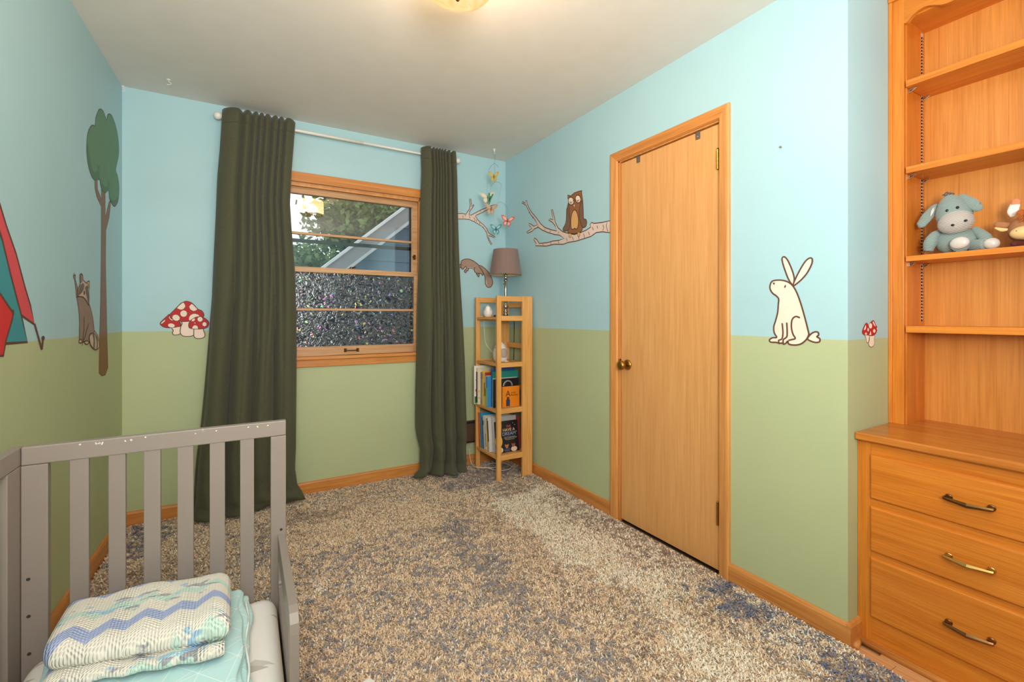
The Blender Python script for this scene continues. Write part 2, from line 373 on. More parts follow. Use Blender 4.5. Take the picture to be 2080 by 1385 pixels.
def sash(x0, x1, z0, z1, y0, y1, rails, top_r, bot_r, mat_pane, label):
    st = 0.038; m = MB()
    m.box(x0, y0, z0, x0+st, y1, z1); m.box(x1-st, y0, z0, x1, y1, z1)
    m.box(x0+st, y0, z1-top_r, x1-st, y1, z1); m.box(x0+st, y0, z0, x1-st, y1, z0+bot_r)
    ro = obj('sash', m, SASHX, wn, 0.002, label=label)
    zs = [z0+bot_r]
    for r in rails:
        box('muntin', (x0+st, y0+.004, r-.008, x1-st, y1-.002, r+.008), SASHX, ro, 0.003); zs += [r]
    zs.append(z1-top_r)
    ym = (y0+y1)/2+.004
    for a, b in zip(zs[:-1], zs[1:]):
        box('pane', (x0+st-.003, ym, a, x1-st+.003, ym+.003, b), mat_pane, ro)
    return ro
upper = sash(WX0+.015, WX1-.015, 1.450, WZ1-.016, YB+.047, YB+.080, [1.716], 0.050, 0.030, GLASS, 'upper clear glass sash')
lower = sash(WX0+.015, WX1-.015, WZ0+.010, 1.488, YB+.012, YB+.045, [1.206], 0.034, 0.062, FILM, 'lower sash with shimmering film')
# sash lift handle, lock, side latch
hx, hz, hy = 0.635, 0.9265, YB+.012
mb = MB(); mb.box(hx-.050, hy-.004, hz-.013, hx-.032, hy, hz+.013); mb.box(hx+.032, hy-.004, hz-.013, hx+.050, hy, hz+.013)
mb.tube([(hx-.041, hy-.003, hz), (hx-.036, hy-.014, hz), (hx-.02, hy-.018, hz-.001), (hx+.02, hy-.018, hz-.001), (hx+.036, hy-.014, hz), (hx+.041, hy-.003, hz)], 0.0042, 8)
obj('lift_handle', mb, DKBRASS, lower, 0.0008)
mb = MB(); mb.box(hx-.022, YB+.014, 1.488, hx+.026, YB+.040, 1.493); mb.lathe([(0.012, 1.493), (0.012, 1.500), (0.008, 1.504)], 16, (hx+.002, YB+.028, 0)); mb.tube([(hx, YB+.026, 1.500), (hx+.030, YB+.018, 1.503)], 0.004, 8)
obj('sash_lock', mb, DKBRASS, lower)
mb = MB(); mb.box(WX1-.050, YB+.041, 1.586, WX1-.030, YB+.047, 1.622); mb.tube([(WX1-.038, YB+.043, 1.614), (WX1-.055, YB+.030, 1.606), (WX1-.062, YB+.030, 1.604)], 0.004, 8); mb.tube([(WX1-.038, YB+.043, 1.592), (WX1-.05, YB+.032, 1.597)], 0.004, 8)
obj('side_latch', mb, BRASS, upper)
# storm/insect screen outside
SCR = plain('screen_frame_dark', S(54, 50, 48), 0.6)
mb = MB(); y = YB+.10
mb.box(WX0+.014, y, WZ0, WX0+.04, y+.012, WZ1-.014); mb.box(WX1-.06, y, WZ0, WX1-.014, y+.012, WZ1-.014); mb.box(WX0+.014, y, 1.66, WX1-.014, y+.01, 1.685); mb.box(WX0+.014, y, WZ1-.06, WX1-.014, y+.012, WZ1-.014); mb.box(WX0+.014, y, WZ0, WX1-.014, y+.012, WZ0+.05)
obj('storm_frame', mb, SCR, wn)

# ================================================================== OUTSIDE
gr = struct(box('ground_outside', (-14, YB+.3, -0.9, 16, 30, -0.8), plain('lawn', S(70, 84, 50), 0.95, var=0.3)), 'shaded lawn beyond the window', 'lawn')
SIDING = plain('blue_grey_siding', S(92, 108, 122), 0.7)
FASC = plain('weathered_fascia', S(128, 124, 122), 0.6)
nh = thing('neighbour_house', 'blue grey neighbouring house with pale sloping eave beyond glass', 'house', (3.0, 6.6, -0.8))
yy = 6.55; sl_ = 0.85
def eave(x): return 2.33+(x-1.77)*sl_
for i in range(16):
    z0 = -0.8+i*0.25
    xa = max(0.4, 1.77+(z0-2.30)/sl_); xt = max(0.4, 1.77+(z0+.25-2.30)/sl_); xb_ = 5.2
    if xt > 5: continue
    mb = MB(); mb.add([(xa, yy, z0), (xb_, yy, z0), (xb_, yy-.02, z0), (xa, yy-.02, z0), (xt, yy, z0+.25), (xb_, yy, z0+.25), (xb_, yy-.006, z0+.25), (xt, yy-.006, z0+.25)], [(0,3,2,1),(4,5,6,7),(0,1,5,4),(1,2,6,5),(2,3,7,6),(3,0,4,7)])
    obj('siding_board', mb, SIDING, nh)
box('wall_core', (1.9, yy+.01, -.8, 5.2, yy+3, 2.2), SIDING, nh)
for k, (d0, d1, ya, yb) in enumerate(((0.00, 0.21, yy-.34, yy-.30), (-0.05, 0.00, yy-.34, yy+.02), (0.21, 0.25, yy-.38, yy+.5))):
    mb = MB(); pa, pb = 0.4, 5.2
    mb.add([(pa, ya, eave(pa)+d0), (pb, ya, eave(pb)+d0), (pb, yb, eave(pb)+d0), (pa, yb, eave(pa)+d0), (pa, ya, eave(pa)+d1), (pb, ya, eave(pb)+d1), (pb, yb, eave(pb)+d1), (pa, yb, eave(pa)+d1)], [(0,3,2,1),(4,5,6,7),(0,1,5,4),(1,2,6,5),(2,3,7,6),(3,0,4,7)])
    obj(('fascia', 'soffit', 'roof_edge')[k], mb, (FASC, plain('soffit_pale', S(176, 174, 172), 0.7), plain('drip_edge_pale', S(196, 194, 192), 0.6))[k], nh)
LEAF = plain('leaf_green', S(104, 124, 66), 0.8, var=0.45)
def tree(name, label, base, crown, rad, n, leaf):
    t = thing(name, label, 'tree', base, 'trees outside the window')
    b = Vector(base); c = Vector(crown)
    obj('trunk', MB().tube([b, b.lerp(c, 0.5)+Vector((.1, 0, 0)), c], [0.16, 0.11, 0.05], 8), plain('bark', S(84, 70, 58), 0.9), t)
    m = MB()
    cl = [Vector((rng.normal(), rng.normal(), rng.normal())).normalized()*rng.uniform(.3, .95) for _ in range(26)]
    for i in range(n):
        q = cl[i % 26]+Vector((rng.normal(), rng.normal(), rng.normal()))*0.17
        p = c+Vector((q.x*rad[0], q.y*rad[1], q.z*rad[2]))
        a = Vector((rng.normal(), rng.normal(), rng.normal())).normalized(); e = a.cross(Vector((rng.normal(), rng.normal(), rng.normal()))).normalized()
        s_ = leaf*rng.uniform(.6, 1.3)
        m.add([p-a*s_, p+e*s_*.5, p+a*s_, p-e*s_*.5], [(0, 1, 2, 3)])
    f = obj('foliage', m, LEAF, t); f['kind'] = 'stuff'
tree('maple_tree', 'tall leafy tree standing behind the neighbouring eave', (2.7, 12.0, -0.8), (2.95, 12.0, 3.5), (1.55, 1.3, 1.5), 7000, 0.11)
tree('garden_tree', 'low bushy tree seen through the clear upper sash', (0.5, 8.6, -0.8), (0.85, 8.6, 1.75), (0.75, 0.6, 0.7), 6000, 0.06)

# ================================================================== RUG
def inpoly(x, y, poly):
    r = np.zeros(len(x), bool); n = len(poly); j = n-1
    for i in range(n):
        xi, yi = poly[i]; xj, yj = poly[j]
        c = ((yi > y) != (yj > y)) & (x < (xj-xi)*(y-yi)/((yj-yi)+1e-12)+xi); r ^= c; j = i
    return r
def vnoise(x, y, s, seed):
    g = np.random.default_rng(seed).random((256, 256)); fx, fy = x*s, y*s
    ix, iy = np.floor(fx).astype(int), np.floor(fy).astype(int); tx, ty = fx-ix, fy-iy
    tx = tx*tx*(3-2*tx); ty = ty*ty*(3-2*ty)
    G = lambda a, b: g[a % 256, b % 256]
    return (G(ix, iy)*(1-tx)+G(ix+1, iy)*tx)*(1-ty)+(G(ix, iy+1)*(1-tx)+G(ix+1, iy+1)*tx)*ty
RUG = [(XL(-0.6)+.03, -0.6), (1.74, -0.6), (1.80, 0.25), (1.838, 0.78), (1.838, 3.256), (XL(3.25)+.02, 3.256)]
PAL = np.array([S(236, 208, 178)[:3], S(250, 236, 218)[:3], S(184, 164, 149)[:3], S(150, 148, 156)[:3], S(156, 132, 118)[:3], S(108, 118, 146)[:3]])  # tan cream taupe slate brown blue
def A_(p): return [tuple(onZ(560+x/2.971, 930+y/2.971, 0)[:2]) for x, y in p]
def B_(p): return [tuple(onZ(1100+x/2.737, 930+y/2.737, 0)[:2]) for x, y in p]
def P_(p): return [tuple(onZ(x, y, 0)[:2]) for x, y in p]
PATCH = [
 (A_([(60,300),(1000,240),(1000,400),(300,560),(60,600)]), (.74, .12, .14, 0, 0, 0)),
 (A_([(100,560),(900,430),(1150,650),(1500,1000),(1700,1500),(0,1500),(0,600)]), (.60, .04, .10, .26, 0, 0)),
 (A_([(1000,270),(1300,250),(1500,420),(1700,620),(2080,800),(2080,1100),(1900,1050),(1560,850),(1400,680),(1250,520),(1130,370)]), (.60, .04, .28, .03, .05, 0)),
 (B_([(0,520),(200,640),(450,860),(700,1000),(900,1400),(350,1400),(250,1000),(100,850),(0,750)]), (.56, .14, .12, .03, .15, 0)),
 (A_([(930,380),(1130,370),(1250,520),(1400,680),(1560,850),(1900,1050),(2100,1250),(2100,1500),(1850,1500),(1500,950),(1250,760),(1100,570)]), (.12, .02, .40, .46, 0, 0)),
 (B_([(0,800),(200,900),(350,1050),(400,1400),(0,1400)]), (.40, .05, .20, .35, 0, 0)),
 (A_([(1270,230),(1700,150),(1800,240),(1560,330),(1650,420),(2080,560),(2080,760),(1720,600),(1520,430),(1330,280)]), (.12, .86, .02, 0, 0, 0)),
 (B_([(0,250),(300,330),(520,600),(720,650),(850,770),(900,950),(1200,1050),(1700,1450),(900,1400),(720,950),(620,820),(430,700),(150,560),(0,500)]), (.22, .74, .04, 0, 0, 0)),
 (A_([(1600,230),(1750,160),(1950,300),(2080,400),(2080,500),(1900,430),(1700,330)]), (.12, .36, .42, 0, .10, 0)),
 (B_([(230,320),(420,330),(830,590),(740,630),(620,600),(480,490)]), (.10, .42, .18, 0, .30, 0)),
 (B_([(850,690),(950,650),(1120,720),(1300,830),(1280,900),(1180,940),(1080,900),(950,790)]), (.06, .02, .22, .26, 0, .44)),
 (B_([(980,620),(1100,670),(1500,910),(1760,1040),(1700,1090),(1450,1010),(1300,880)]), (.10, .56, .06, .08, 0, .20)),
 (B_([(1250,920),(1450,1000),(1550,1100),(1500,1150),(1300,1020)]), (.12, .58, .10, 0, 0, .20)),
 (B_([(1550,1090),(1700,1040),(1850,1100),(2100,1300),(2000,1450),(1560,1330)]), (.10, .04, .30, .22, 0, .34)),
 (B_([(720,790),(800,750),(980,880),(900,920),(800,870)]), (.40, .14, .16, 0, .30, 0)),
 (B_([(850,960),(1000,920),(1170,950),(1080,1020),(900,1000)]), (.44, .26, .08, 0, .22, 0)),
 (A_([(60,300),(400,290),(420,340),(80,410)]), (.24, 0, .70, 0, .06, 0)),
 (A_([(180,210),(900,100),(1150,110),(1000,200),(500,250)]), (.52, .10, .32, .06, 0, 0)),
 (A_([(970,170),(1150,80),(1420,20),(1560,100),(1320,140),(1250,170),(1050,215)]), (.14, .04, .36, .42, .04, 0)),
 (A_([(1280,180),(1450,130),(1620,140),(1450,225),(1330,215)]), (.18, .08, .66, .04, .04, 0)),
 (A_([(140,772),(470,768),(470,795),(140,818)]), (.20, .62, 0, .06, 0, .12)),
 (P_([(250,1062),(322,1052),(325,1110),(250,1150)]), (.20, .05, .25, .30, 0, .20)),
 (P_([(480,1090),(550,1078),(550,1140),(490,1150)]), (.20, .05, .30, .35, 0, .10)),
 (P_([(180,1180),(300,1150),(420,1130),(420,1180),(250,1260)]), (.34, .06, .44, .04, .12, 0)),
]
def rug():
    N = 420000
    x = rng.uniform(-0.66, 1.85, N); y = -0.2+3.46*rng.random(N)**0.9
    k = inpoly(x, y, RUG); x, y = x[k], y[k]; n = len(x)
    wts = np.tile(np.array([.52, .18, .20, .10, 0, 0]), (n, 1))
    jx = x+(vnoise(x, y, 22, 3)-.5)*.16+rng.normal(0, .022, n); jy = y+(vnoise(x, y, 22, 4)-.5)*.16+rng.normal(0, .022, n)
    for poly, wv in PATCH: wts[inpoly(jx, jy, poly)] = wv
    cum = np.cumsum(wts, 1); cum /= cum[:, -1:]
    u = vnoise(x+7, y+3, 58, 9)*.56+rng.random(n)*.44; u = np.argsort(np.argsort(u))/n   # clumpy uniform variate
    idx = (u[:, None] > cum).sum(1).clip(0, 5)
    col = np.minimum(PAL[idx]*rng.uniform(.84, 1.12, (n, 1)), .95)
    h = rng.uniform(.004, .0095, n); th = rng.random(n)*2*np.pi; ln = rng.uniform(.006, .016, n); wd = rng.uniform(.0014, .0027, n)
    ex, ey = np.cos(th), np.sin(th); lx, ly = -ey*ln, ex*ln
    V = np.zeros((n, 5, 3)); z0 = FZ+.0105
    V[:, 0] = np.stack([x-ex*wd, y-ey*wd, np.full(n, z0)], 1); V[:, 1] = np.stack([x+ex*wd, y+ey*wd, np.full(n, z0)], 1)
    V[:, 2] = np.stack([x+ex*wd+lx*.35, y+ey*wd+ly*.35, z0+h*.65], 1); V[:, 3] = np.stack([x-ex*wd+lx*.35, y-ey*wd+ly*.35, z0+h*.65], 1)
    V[:, 4] = np.stack([x+lx, y+ly, z0+h*.92], 1)
    V[:, :, 0] = V[:, :, 0].clip(None, 1.8405); V[:, :, 1] = V[:, :, 1].clip(None, 3.262)
    V[:, :, 0] = np.maximum(V[:, :, 0], XLB+SL*(V[:, :, 1]-YB)+.0145)
    me = D.meshes.new('pile'); me.vertices.add(n*5); me.vertices.foreach_set('co', V.ravel())
    b = np.arange(n)[:, None]*5
    loops = np.concatenate([b+np.array([0, 1, 2, 3]), b+np.array([3, 2, 4])], 1).ravel()
    me.loops.add(n*7); me.loops.foreach_set('vertex_index', loops)
    st = np.stack([np.arange(n)*7, np.arange(n)*7+4], 1).ravel()
    me.polygons.add(n*2); me.polygons.foreach_set('loop_start', st)
    me.update(calc_edges=True)
    at = me.color_attributes.new('tuft', 'FLOAT_COLOR', 'POINT')
    cc = np.ones((n, 5, 4), np.float32); cc[:, :, :3] = col[:, None, :]; at.data.foreach_set('color', cc.ravel())
    m, nt, p = newmat('shag_yarn'); a = node(nt, 'ShaderNodeAttribute', attribute_name='tuft'); link(nt, a.outputs['Color'], p.inputs['Base Color'])
    p.inputs['Roughness'].default_value = 0.95; p.inputs['Specular IOR Level'].default_value = 0.1
    me.materials.append(m)
    r = MB(); r.prism(RUG, 2, FZ, FZ+.011)
    ro = obj('shag_rug', r, plain('rug_backing', S(176, 148, 120), 0.95, var=0.2), None)
    tag(ro, 'mottled beige, taupe and slate blue shag rug covering the floor', 'rug')
    o = D.objects.new('pile', me); C.objects.link(o); o.parent = ro; o['kind'] = 'stuff'
rug()

# ================================================================== BUILT-IN BOOKCASE AND DRESSER
XB, XD = 2.183, 1.928
bc = thing('built_in_bookcase', 'honey oak built in bookcase with scalloped valance above the dresser', 'bookcase', (2.28, 0.495, 0.743))
box('side_panel', (XB+.019, YA1-.051, .743, 2.372, YA1-.001, CH-.002), BIZ, bc)
box('side_panel', (XB+.019, YA0+.001, .743, 2.372, YA0+.051, CH-.002), BIZ, bc)
box('back_panel', (2.372, YA0+.001, .743, 2.385, YA1-.001, CH-.002), BACKP, bc)
box('stile', (XB, YA1-.048, .743, XB+.019, YA1-.001, 2.385), BIZ, bc, 0.001)
box('stile', (XB, YA0+.001, .743, XB+.019, YA0+.048, 2.385), BIZ, bc, 0.001)
box('scribe_strip', (XB-.006, YA1-.013, .743, XB, YA1-.001, 2.385), BIZ, bc, 0.001)
box('top_panel', (XB+.019, YA0+.051, 2.305, 2.372, YA1-.051, 2.322), BIY, bc)
# scalloped valance
half = [(0.253, 2.285), (0.244, 2.285), (0.232, 2.297), (0.217, 2.307), (0.197, 2.3125), (0.178, 2.310), (0.160, 2.301), (0.140, 2.291), (0.118, 2.288), (0.100, 2.291), (0.080, 2.300), (0.055, 2.309), (0.028, 2.313), (0, 2.314)]
half = crom(half, 3, closed=False)
pr = [(0.495+a, z) for a, z in half]+[(0.495-a, z) for a, z in half[::-1][1:]]
mb = MB(); n_ = len(pr)
for xx in (XB, XB+.019):
    for (y_, z_) in pr: mb.v += [(xx, y_, z_), (xx, y_, 2.385)]
for i in range(n_-1):
    a, b = 2*i, 2*n_+2*i
    mb.f += [(a, a+1, a+3, a+2), (b, b+2, b+3, b+1), (a, a+2, b+2, b), (a+1, b+1, b+3, a+3)]
mb.f += [(0, 2*n_, 2*n_+1, 1), (2*n_-2, 2*n_-1, 4*n_-1, 4*n_-2)]
obj('valance', mb, BIY, bc)
box('crown', (XB-.012, YA0+.001, 2.385, XB+.019, YA1-.001, CH-.001), BIY, bc, 0.003)
SHZ = [(2.052, .024), (1.720, .024), (1.380, .020), (1.110, .025)]
SMET = plain('zinc_pilaster', S(206, 184, 160), 0.4, 0.3)
for k, (z, t) in enumerate(SHZ):
    sh = box('shelf', (XB+.004, YA0+.052, z-t/2, 2.371, YA1-.052, z+t/2), BIY, bc, 0.001)
    if k == 3: continue
    for xx in (XB+.035, 2.345):
        for sgn, ys in ((-1, YA1-.052), (1, YA0+.052)):
            m = MB(); zz = z-t/2-.002
            m.tube([(xx, ys, zz-.013), (xx, ys+sgn*.012, zz-.007), (xx, ys+sgn*.022, zz-.001), (xx, ys+sgn*.019, zz+.0005), (xx, ys, zz-.001)], 0.0019, 6)
            m.box(xx-.004, ys+sgn*.0, zz-.015, xx+.004, ys+sgn*.003, zz)
            obj('shelf_clip', m, STEEL, sh)
for xx in (2.345,):
    for ys, sg in ((YA1-.051, -1), (YA0+.051, 1)):
        m = MB()
        for i in range(90):
            z = 1.14+i*.0127
            if z < 2.29: m.box(xx-.006, ys, z, xx+.006, ys+sg*.0022, z+.0085)
        m.box(xx-.006, ys, 1.14, xx-.003, ys+sg*.0022, 2.295); m.box(xx+.003, ys, 1.14, xx+.006, ys+sg*.0022, 2.295)
        obj('pilaster_strip', m, SMET, bc)

ds = thing('built_in_dresser', 'honey oak built in dresser with three drawers and bronze pulls', 'dresser', (2.15, 0.495, FZ))
box('carcass', (XD+.019, YA0+.001, FZ, XA-.001, YA1-.001, .700), BIY, ds)
box('stile', (XD, YA1-.042, FZ, XD+.019, YA1-.001, .716), BIZ, ds, 0.001)
box('stile', (XD, YA0+.001, FZ, XD+.019, YA0+.042, .716), BIZ, ds, 0.001)
for z0, z1 in ((.667, .716), (.483, .512), (.302, .326), (FZ, .092)):
    box('rail', (XD, YA0+.042, z0, XD+.019, YA1-.042, z1), BIY, ds, 0.001)
tp = thing('counter_top', 'dark honey oak counter top on the built in dresser', 'counter top', (2.15, 0.495, .716))
box('counter_slab', (1.90, YA0+.001, .716, XA-.001, YA1-.001, .743), COUNT, tp, 0.005)
def pull(y, z, parent, mat):
    m = MB(); x0 = XD-.011; L = .048
    for s_ in (-1, 1):
        m.box(x0-.016, y+s_*L-.007, z-.006, x0, y+s_*L+.007, z+.006)
        m.lathe([(0.010, 0), (0.010, -.003), (.007, -.005)], 12, (x0, y+s_*L, z), 'x')
    pts = []
    for i in range(13):
        t = -1+i/6; a = abs(t)
        pts.append((t, -.020-.010*(1-a)**.8, -.004*(1-a)))
    vs_ = []
    for t, dx, dz in pts:
        hw = .0055+.0025*(1-abs(t)); yy_ = y+t*(L+.009)
        vs_ += [(x0+dx-.004, yy_, z+dz), (x0+dx, yy_, z+dz+hw), (x0+dx+.004, yy_, z+dz), (x0+dx, yy_, z+dz-hw)]
    fs = [(4*i+k, 4*i+(k+1) % 4, 4*i+4+(k+1) % 4, 4*i+4+k) for i in range(12) for k in range(4)]+[(0, 1, 2, 3), (51, 50, 49, 48)]
    m.add(vs_, fs); return obj('pull', m, mat, parent, 0.0008)
for (z0, z1, hz_, mt) in ((.508, .671, .589, plain('pull_bronze', S(120, 88, 52), 0.28, 1.0, var=.3)), (.322, .487, .404, plain('pull_brass', S(190, 150, 84), 0.25, 1.0, var=.25)), (.088, .306, .194, plain('pull_copper', S(142, 98, 62), 0.3, 1.0, var=.25))):
    m = MB(); y0_, y1_ = YA0+.038, YA1-.038; x1 = XD; x0 = XD-.011; c = .007
    m.add([(x1, y0_, z0), (x1, y1_, z0), (x1, y1_, z1), (x1, y0_, z1), (x0, y0_+c, z0+c), (x0, y1_-c, z0+c), (x0, y1_-c, z1-c), (x0, y0_+c, z1-c)], [(0,1,2,3),(7,6,5,4),(0,4,5,1),(1,5,6,2),(2,6,7,3),(3,7,4,0)])
    d_ = obj('drawer', m, BIY, ds, 0.003)
    pull(0.495, hz_, d_, mt)
m = MB(); m.tube([(XD-.002, YA0+.01, FZ+.008), (XD-.002, YA1-.014, FZ+.008)], .013, 10); m.tube([(XD-.006, YA1-.008, FZ+.008), (XR+.01, YA1-.018, FZ+.008)], .011, 10)
obj('shoe_moulding', m, TRIMY, ds, smooth=True)

# ================================================================== WALL PAINTINGS (flat paint on the walls, a hair proud)
INK = plain('mural_dark_brown_line', S(96, 62, 44), 0.7, var=.04)
def paintm(r, g, b): return plain('mural_paint_%d_%d_%d' % (r, g, b), S(r, g, b), 0.65, var=.03)
def TR(ox, oy, s): return lambda p: (ox+p[0]/s, oy+p[1]/s)
class Plane:
    def __init__(s, kind): s.k = kind
    def pt(s, px, py):
        if s.k == 'back': return onY(px, py, YB)
        if s.k == 'right': return onX(px, py, XR)
        if s.k == 'return': return onY(px, py, YA1)
        d = ray(px); t = (XLB-SL*YB)/(d[0]-SL*d[1]); return Vector((t*d[0], t*d[1], CAMZ-(py-HY)/FPX*t))
    def n(s):
        return {'back': Vector((0, -1, 0)), 'right': Vector((-1, 0, 0)), 'return': Vector((0, -1, 0)), 'left': Vector((1, -SL, 0)).normalized()}[s.k]
def mural(name, label, kind, tr, shapes, lw=.004):
    """shapes: (part, colour|None, points, closed, smooth, linewidth|None, transform|None)"""
    pl = Plane(kind); nrm = pl.n()
    allp = []
    for sh in shapes:
        t = sh[6] if len(sh) > 6 and sh[6] else tr
        allp.append([pl.pt(*t(p)) for p in sh[2]])
    flat = [p for a in allp for p in a]
    base = Vector((sum(p.x for p in flat)/len(flat), sum(p.y for p in flat)/len(flat), min(p.z for p in flat)))
    root = thing(name, label, 'wall painting', base)
    for i, (sh, P) in enumerate(zip(shapes, allp)):
        part, colr, _, closed, smooth = sh[:5]; w_ = sh[5] if len(sh) > 5 and sh[5] is not None else lw
        q = [tuple(p) for p in P]
        if smooth: q = crom(q, 5, closed)
        off = nrm*(0.0006+0.00022*i)
        fo = None
        if colr is not None:
            m = MB(); m.v = [tuple(Vector(p)+off) for p in q]; m.f = [tuple(range(len(q)))]
            fo = obj(part, m, colr, root)
        if w_ > 0:
            m = MB(); L = len(q); off2 = off+nrm*.00010
            for j in range(L):
                a = Vector(q[(j-1) % L] if closed else q[max(j-1, 0)]); b = Vector(q[(j+1) % L] if closed else q[min(j+1, L-1)])
                t = (b-a); t = t.normalized() if t.length > 1e-9 else Vector((0, 0, 1)); sd = t.cross(nrm).normalized()*w_/2
                c = Vector(q[j])+off2; m.v += [tuple(c+sd), tuple(c-sd)]
            for j in range(L if closed else L-1):
                k = (j+1) % L; m.f.append((2*j, 2*j+1, 2*k+1, 2*k))
            obj('outline' if colr is not None else part, m, INK, fo if fo is not None else root)
    return root
def ell(cx, cy, rx, ry, n=16, rot=0): return [(cx+rx*math.cos(t)*math.cos(rot)-ry*math.sin(t)*math.sin(rot), cy+rx*math.cos(t)*math.sin(rot)+ry*math.sin(t)*math.cos(rot)) for t in [i*2*math.pi/n for i in range(n)]]
CREAM = paintm(246, 224, 208); RED = paintm(190, 30, 38); BIRCH = paintm(226, 202, 192)
# rabbit
mural('rabbit_painting', 'seated cream rabbit with tall ears painted on the wall', 'right', TR(1220, 190, 2.43), [
 ('tail', CREAM, [(1022,1210),(1035,1190),(1055,1177),(1073,1178),(1076,1192),(1068,1200),(1082,1210),(1080,1225),(1060,1228),(1035,1220)], 1, 1),
 ('ear', CREAM, [(950,947),(930,920),(910,870),(898,830),(897,812),(908,806),(925,825),(945,870),(956,910),(953,940)], 1, 1),
 ('ear', CREAM, [(950,948),(960,920),(985,870),(1010,830),(1030,813),(1044,815),(1043,840),(1020,885),(990,920),(958,946)], 1, 1),
 ('body', CREAM, [(838,945),(850,925),(890,921),(925,930),(950,950),(970,985),(990,1040),(1010,1110),(1025,1170),(1028,1190),(1015,1215),(990,1235),(960,1241),(930,1236),(925,1222),(915,1232),(905,1237),(895,1231),(882,1233),(870,1228),(840,1226),(835,1215),(850,1205),(870,1203),(858,1180),(856,1150),(865,1120),(875,1080),(878,1040),(880,1015),(870,1000),(850,985),(838,965)], 1, 1),
 ('leg_line', None, [(897,1133),(901,1180),(896,1210),(880,1218),(882,1230)], 0, 1),
 ('leg_line', None, [(920,1130),(922,1175),(920,1200),(903,1215),(903,1233)], 0, 1),
 ('thigh_line', None, [(985,1107),(965,1100),(947,1115),(943,1150),(950,1185),(962,1208),(945,1214),(928,1218)], 0, 1),
 ('eye', INK, ell(912, 952, 4, 8, 10, .4), 1, 0, 0), ('nose', INK, [(850,931),(857,935),(861,932),(858,944)], 1, 1, .001)], .0062)
mural('toadstool_painting', 'pair of small slender red toadstools painted beside the bookcase', 'return', TR(1730, 640, 17.31), [
 ('stem', CREAM, [(455,700),(490,790),(520,950),(575,960),(600,840),(605,710)], 1, 1),
 ('cap', RED, [(510,275),(450,340),(400,450),(360,570),(370,640),(430,690),(560,700),(610,690),(600,480),(560,330)], 1, 1),
 ('stem', CREAM, [(625,720),(620,850),(585,960),(600,1060),(660,1120),(740,1090),(785,1000),(780,850),(775,700)], 1, 1),
 ('cap', RED, [(730,190),(650,260),(590,350),(590,480),(620,600),(610,700),(700,725),(800,680),(860,590),(880,440),(820,320),(780,220)], 1, 1),
 ('spot', CREAM, ell(645, 375, 58, 95), 1, 0, 0), ('spot', CREAM, [(720,225),(750,230),(790,310),(820,395),(780,370),(735,290)], 1, 1, 0), ('spot', CREAM, ell(772, 555, 42, 65), 1, 0, 0),
 ('spot', CREAM, [(630,560),(655,620),(660,692),(590,690),(615,640)], 1, 1, 0), ('spot', CREAM, [(460,355),(480,380),(470,470),(430,525),(400,515),(430,430)], 1, 1, 0), ('spot', CREAM, ell(551, 512, 28, 62), 1, 0, 0), ('spot', CREAM, [(470,605),(500,650),(498,688),(430,675)], 1, 1, 0), ('spot', CREAM, [(855,440),(875,450),(872,520),(852,490)], 1, 1, 0)], .0022)
# owl on birch branch
tO = TR(900, 280, 3.147)
mural('birch_branch_painting', 'long bare birch branch painted below the owl beside the door', 'right', tO, [
 ('branch', BIRCH, [(1076,527),(1020,540),(965,547),(950,540),(940,553),(945,570),(915,590),(880,605),(840,618),(800,610),(765,600),(735,575),(718,540),(712,510),(700,458),(692,458),(700,500),(705,525),(685,517),(675,525),(700,540),(715,560),(728,595),(690,587),(650,572),(625,550),(600,515),(570,480),(550,450),(538,420),(535,400),(528,403),(528,418),(508,407),(504,415),(530,430),(545,460),(560,490),(590,525),(605,555),(580,565),(560,550),(548,545),(555,565),(570,578),(545,595),(533,605),(540,610),(570,597),(585,580),(610,572),(635,590),(670,605),(715,618),(745,622),(775,642),(740,655),(700,660),(665,670),(615,675),(600,650),(584,640),(580,650),(595,675),(590,690),(610,690),(660,692),(710,680),(770,680),(800,668),(850,660),(900,645),(945,630),(980,605),(1020,600),(1076,607)], 1, 0)]+
 [('bark_mark', None, p, 0, 1, .0042) for p in ([(1050,538),(1044,565),(1056,600)], [(1022,555),(1028,575),(1020,592)], [(985,560),(990,580)], [(955,570),(962,590)], [(930,600),(938,622)], [(900,612),(905,640)], [(868,625),(870,648)], [(828,632),(835,655)], [(790,640),(795,660)], [(742,598),(738,612)], [(690,592),(684,604)], [(655,580),(650,592)], [(612,560),(604,572)], [(582,505),(572,515)], [(560,475),(550,480)], [(740,660),(744,676)], [(690,668),(694,682)], [(640,676),(643,688)])], .0062)
OWL, WING, BELLY = paintm(150, 98, 62), paintm(126, 94, 76), paintm(224, 172, 110)
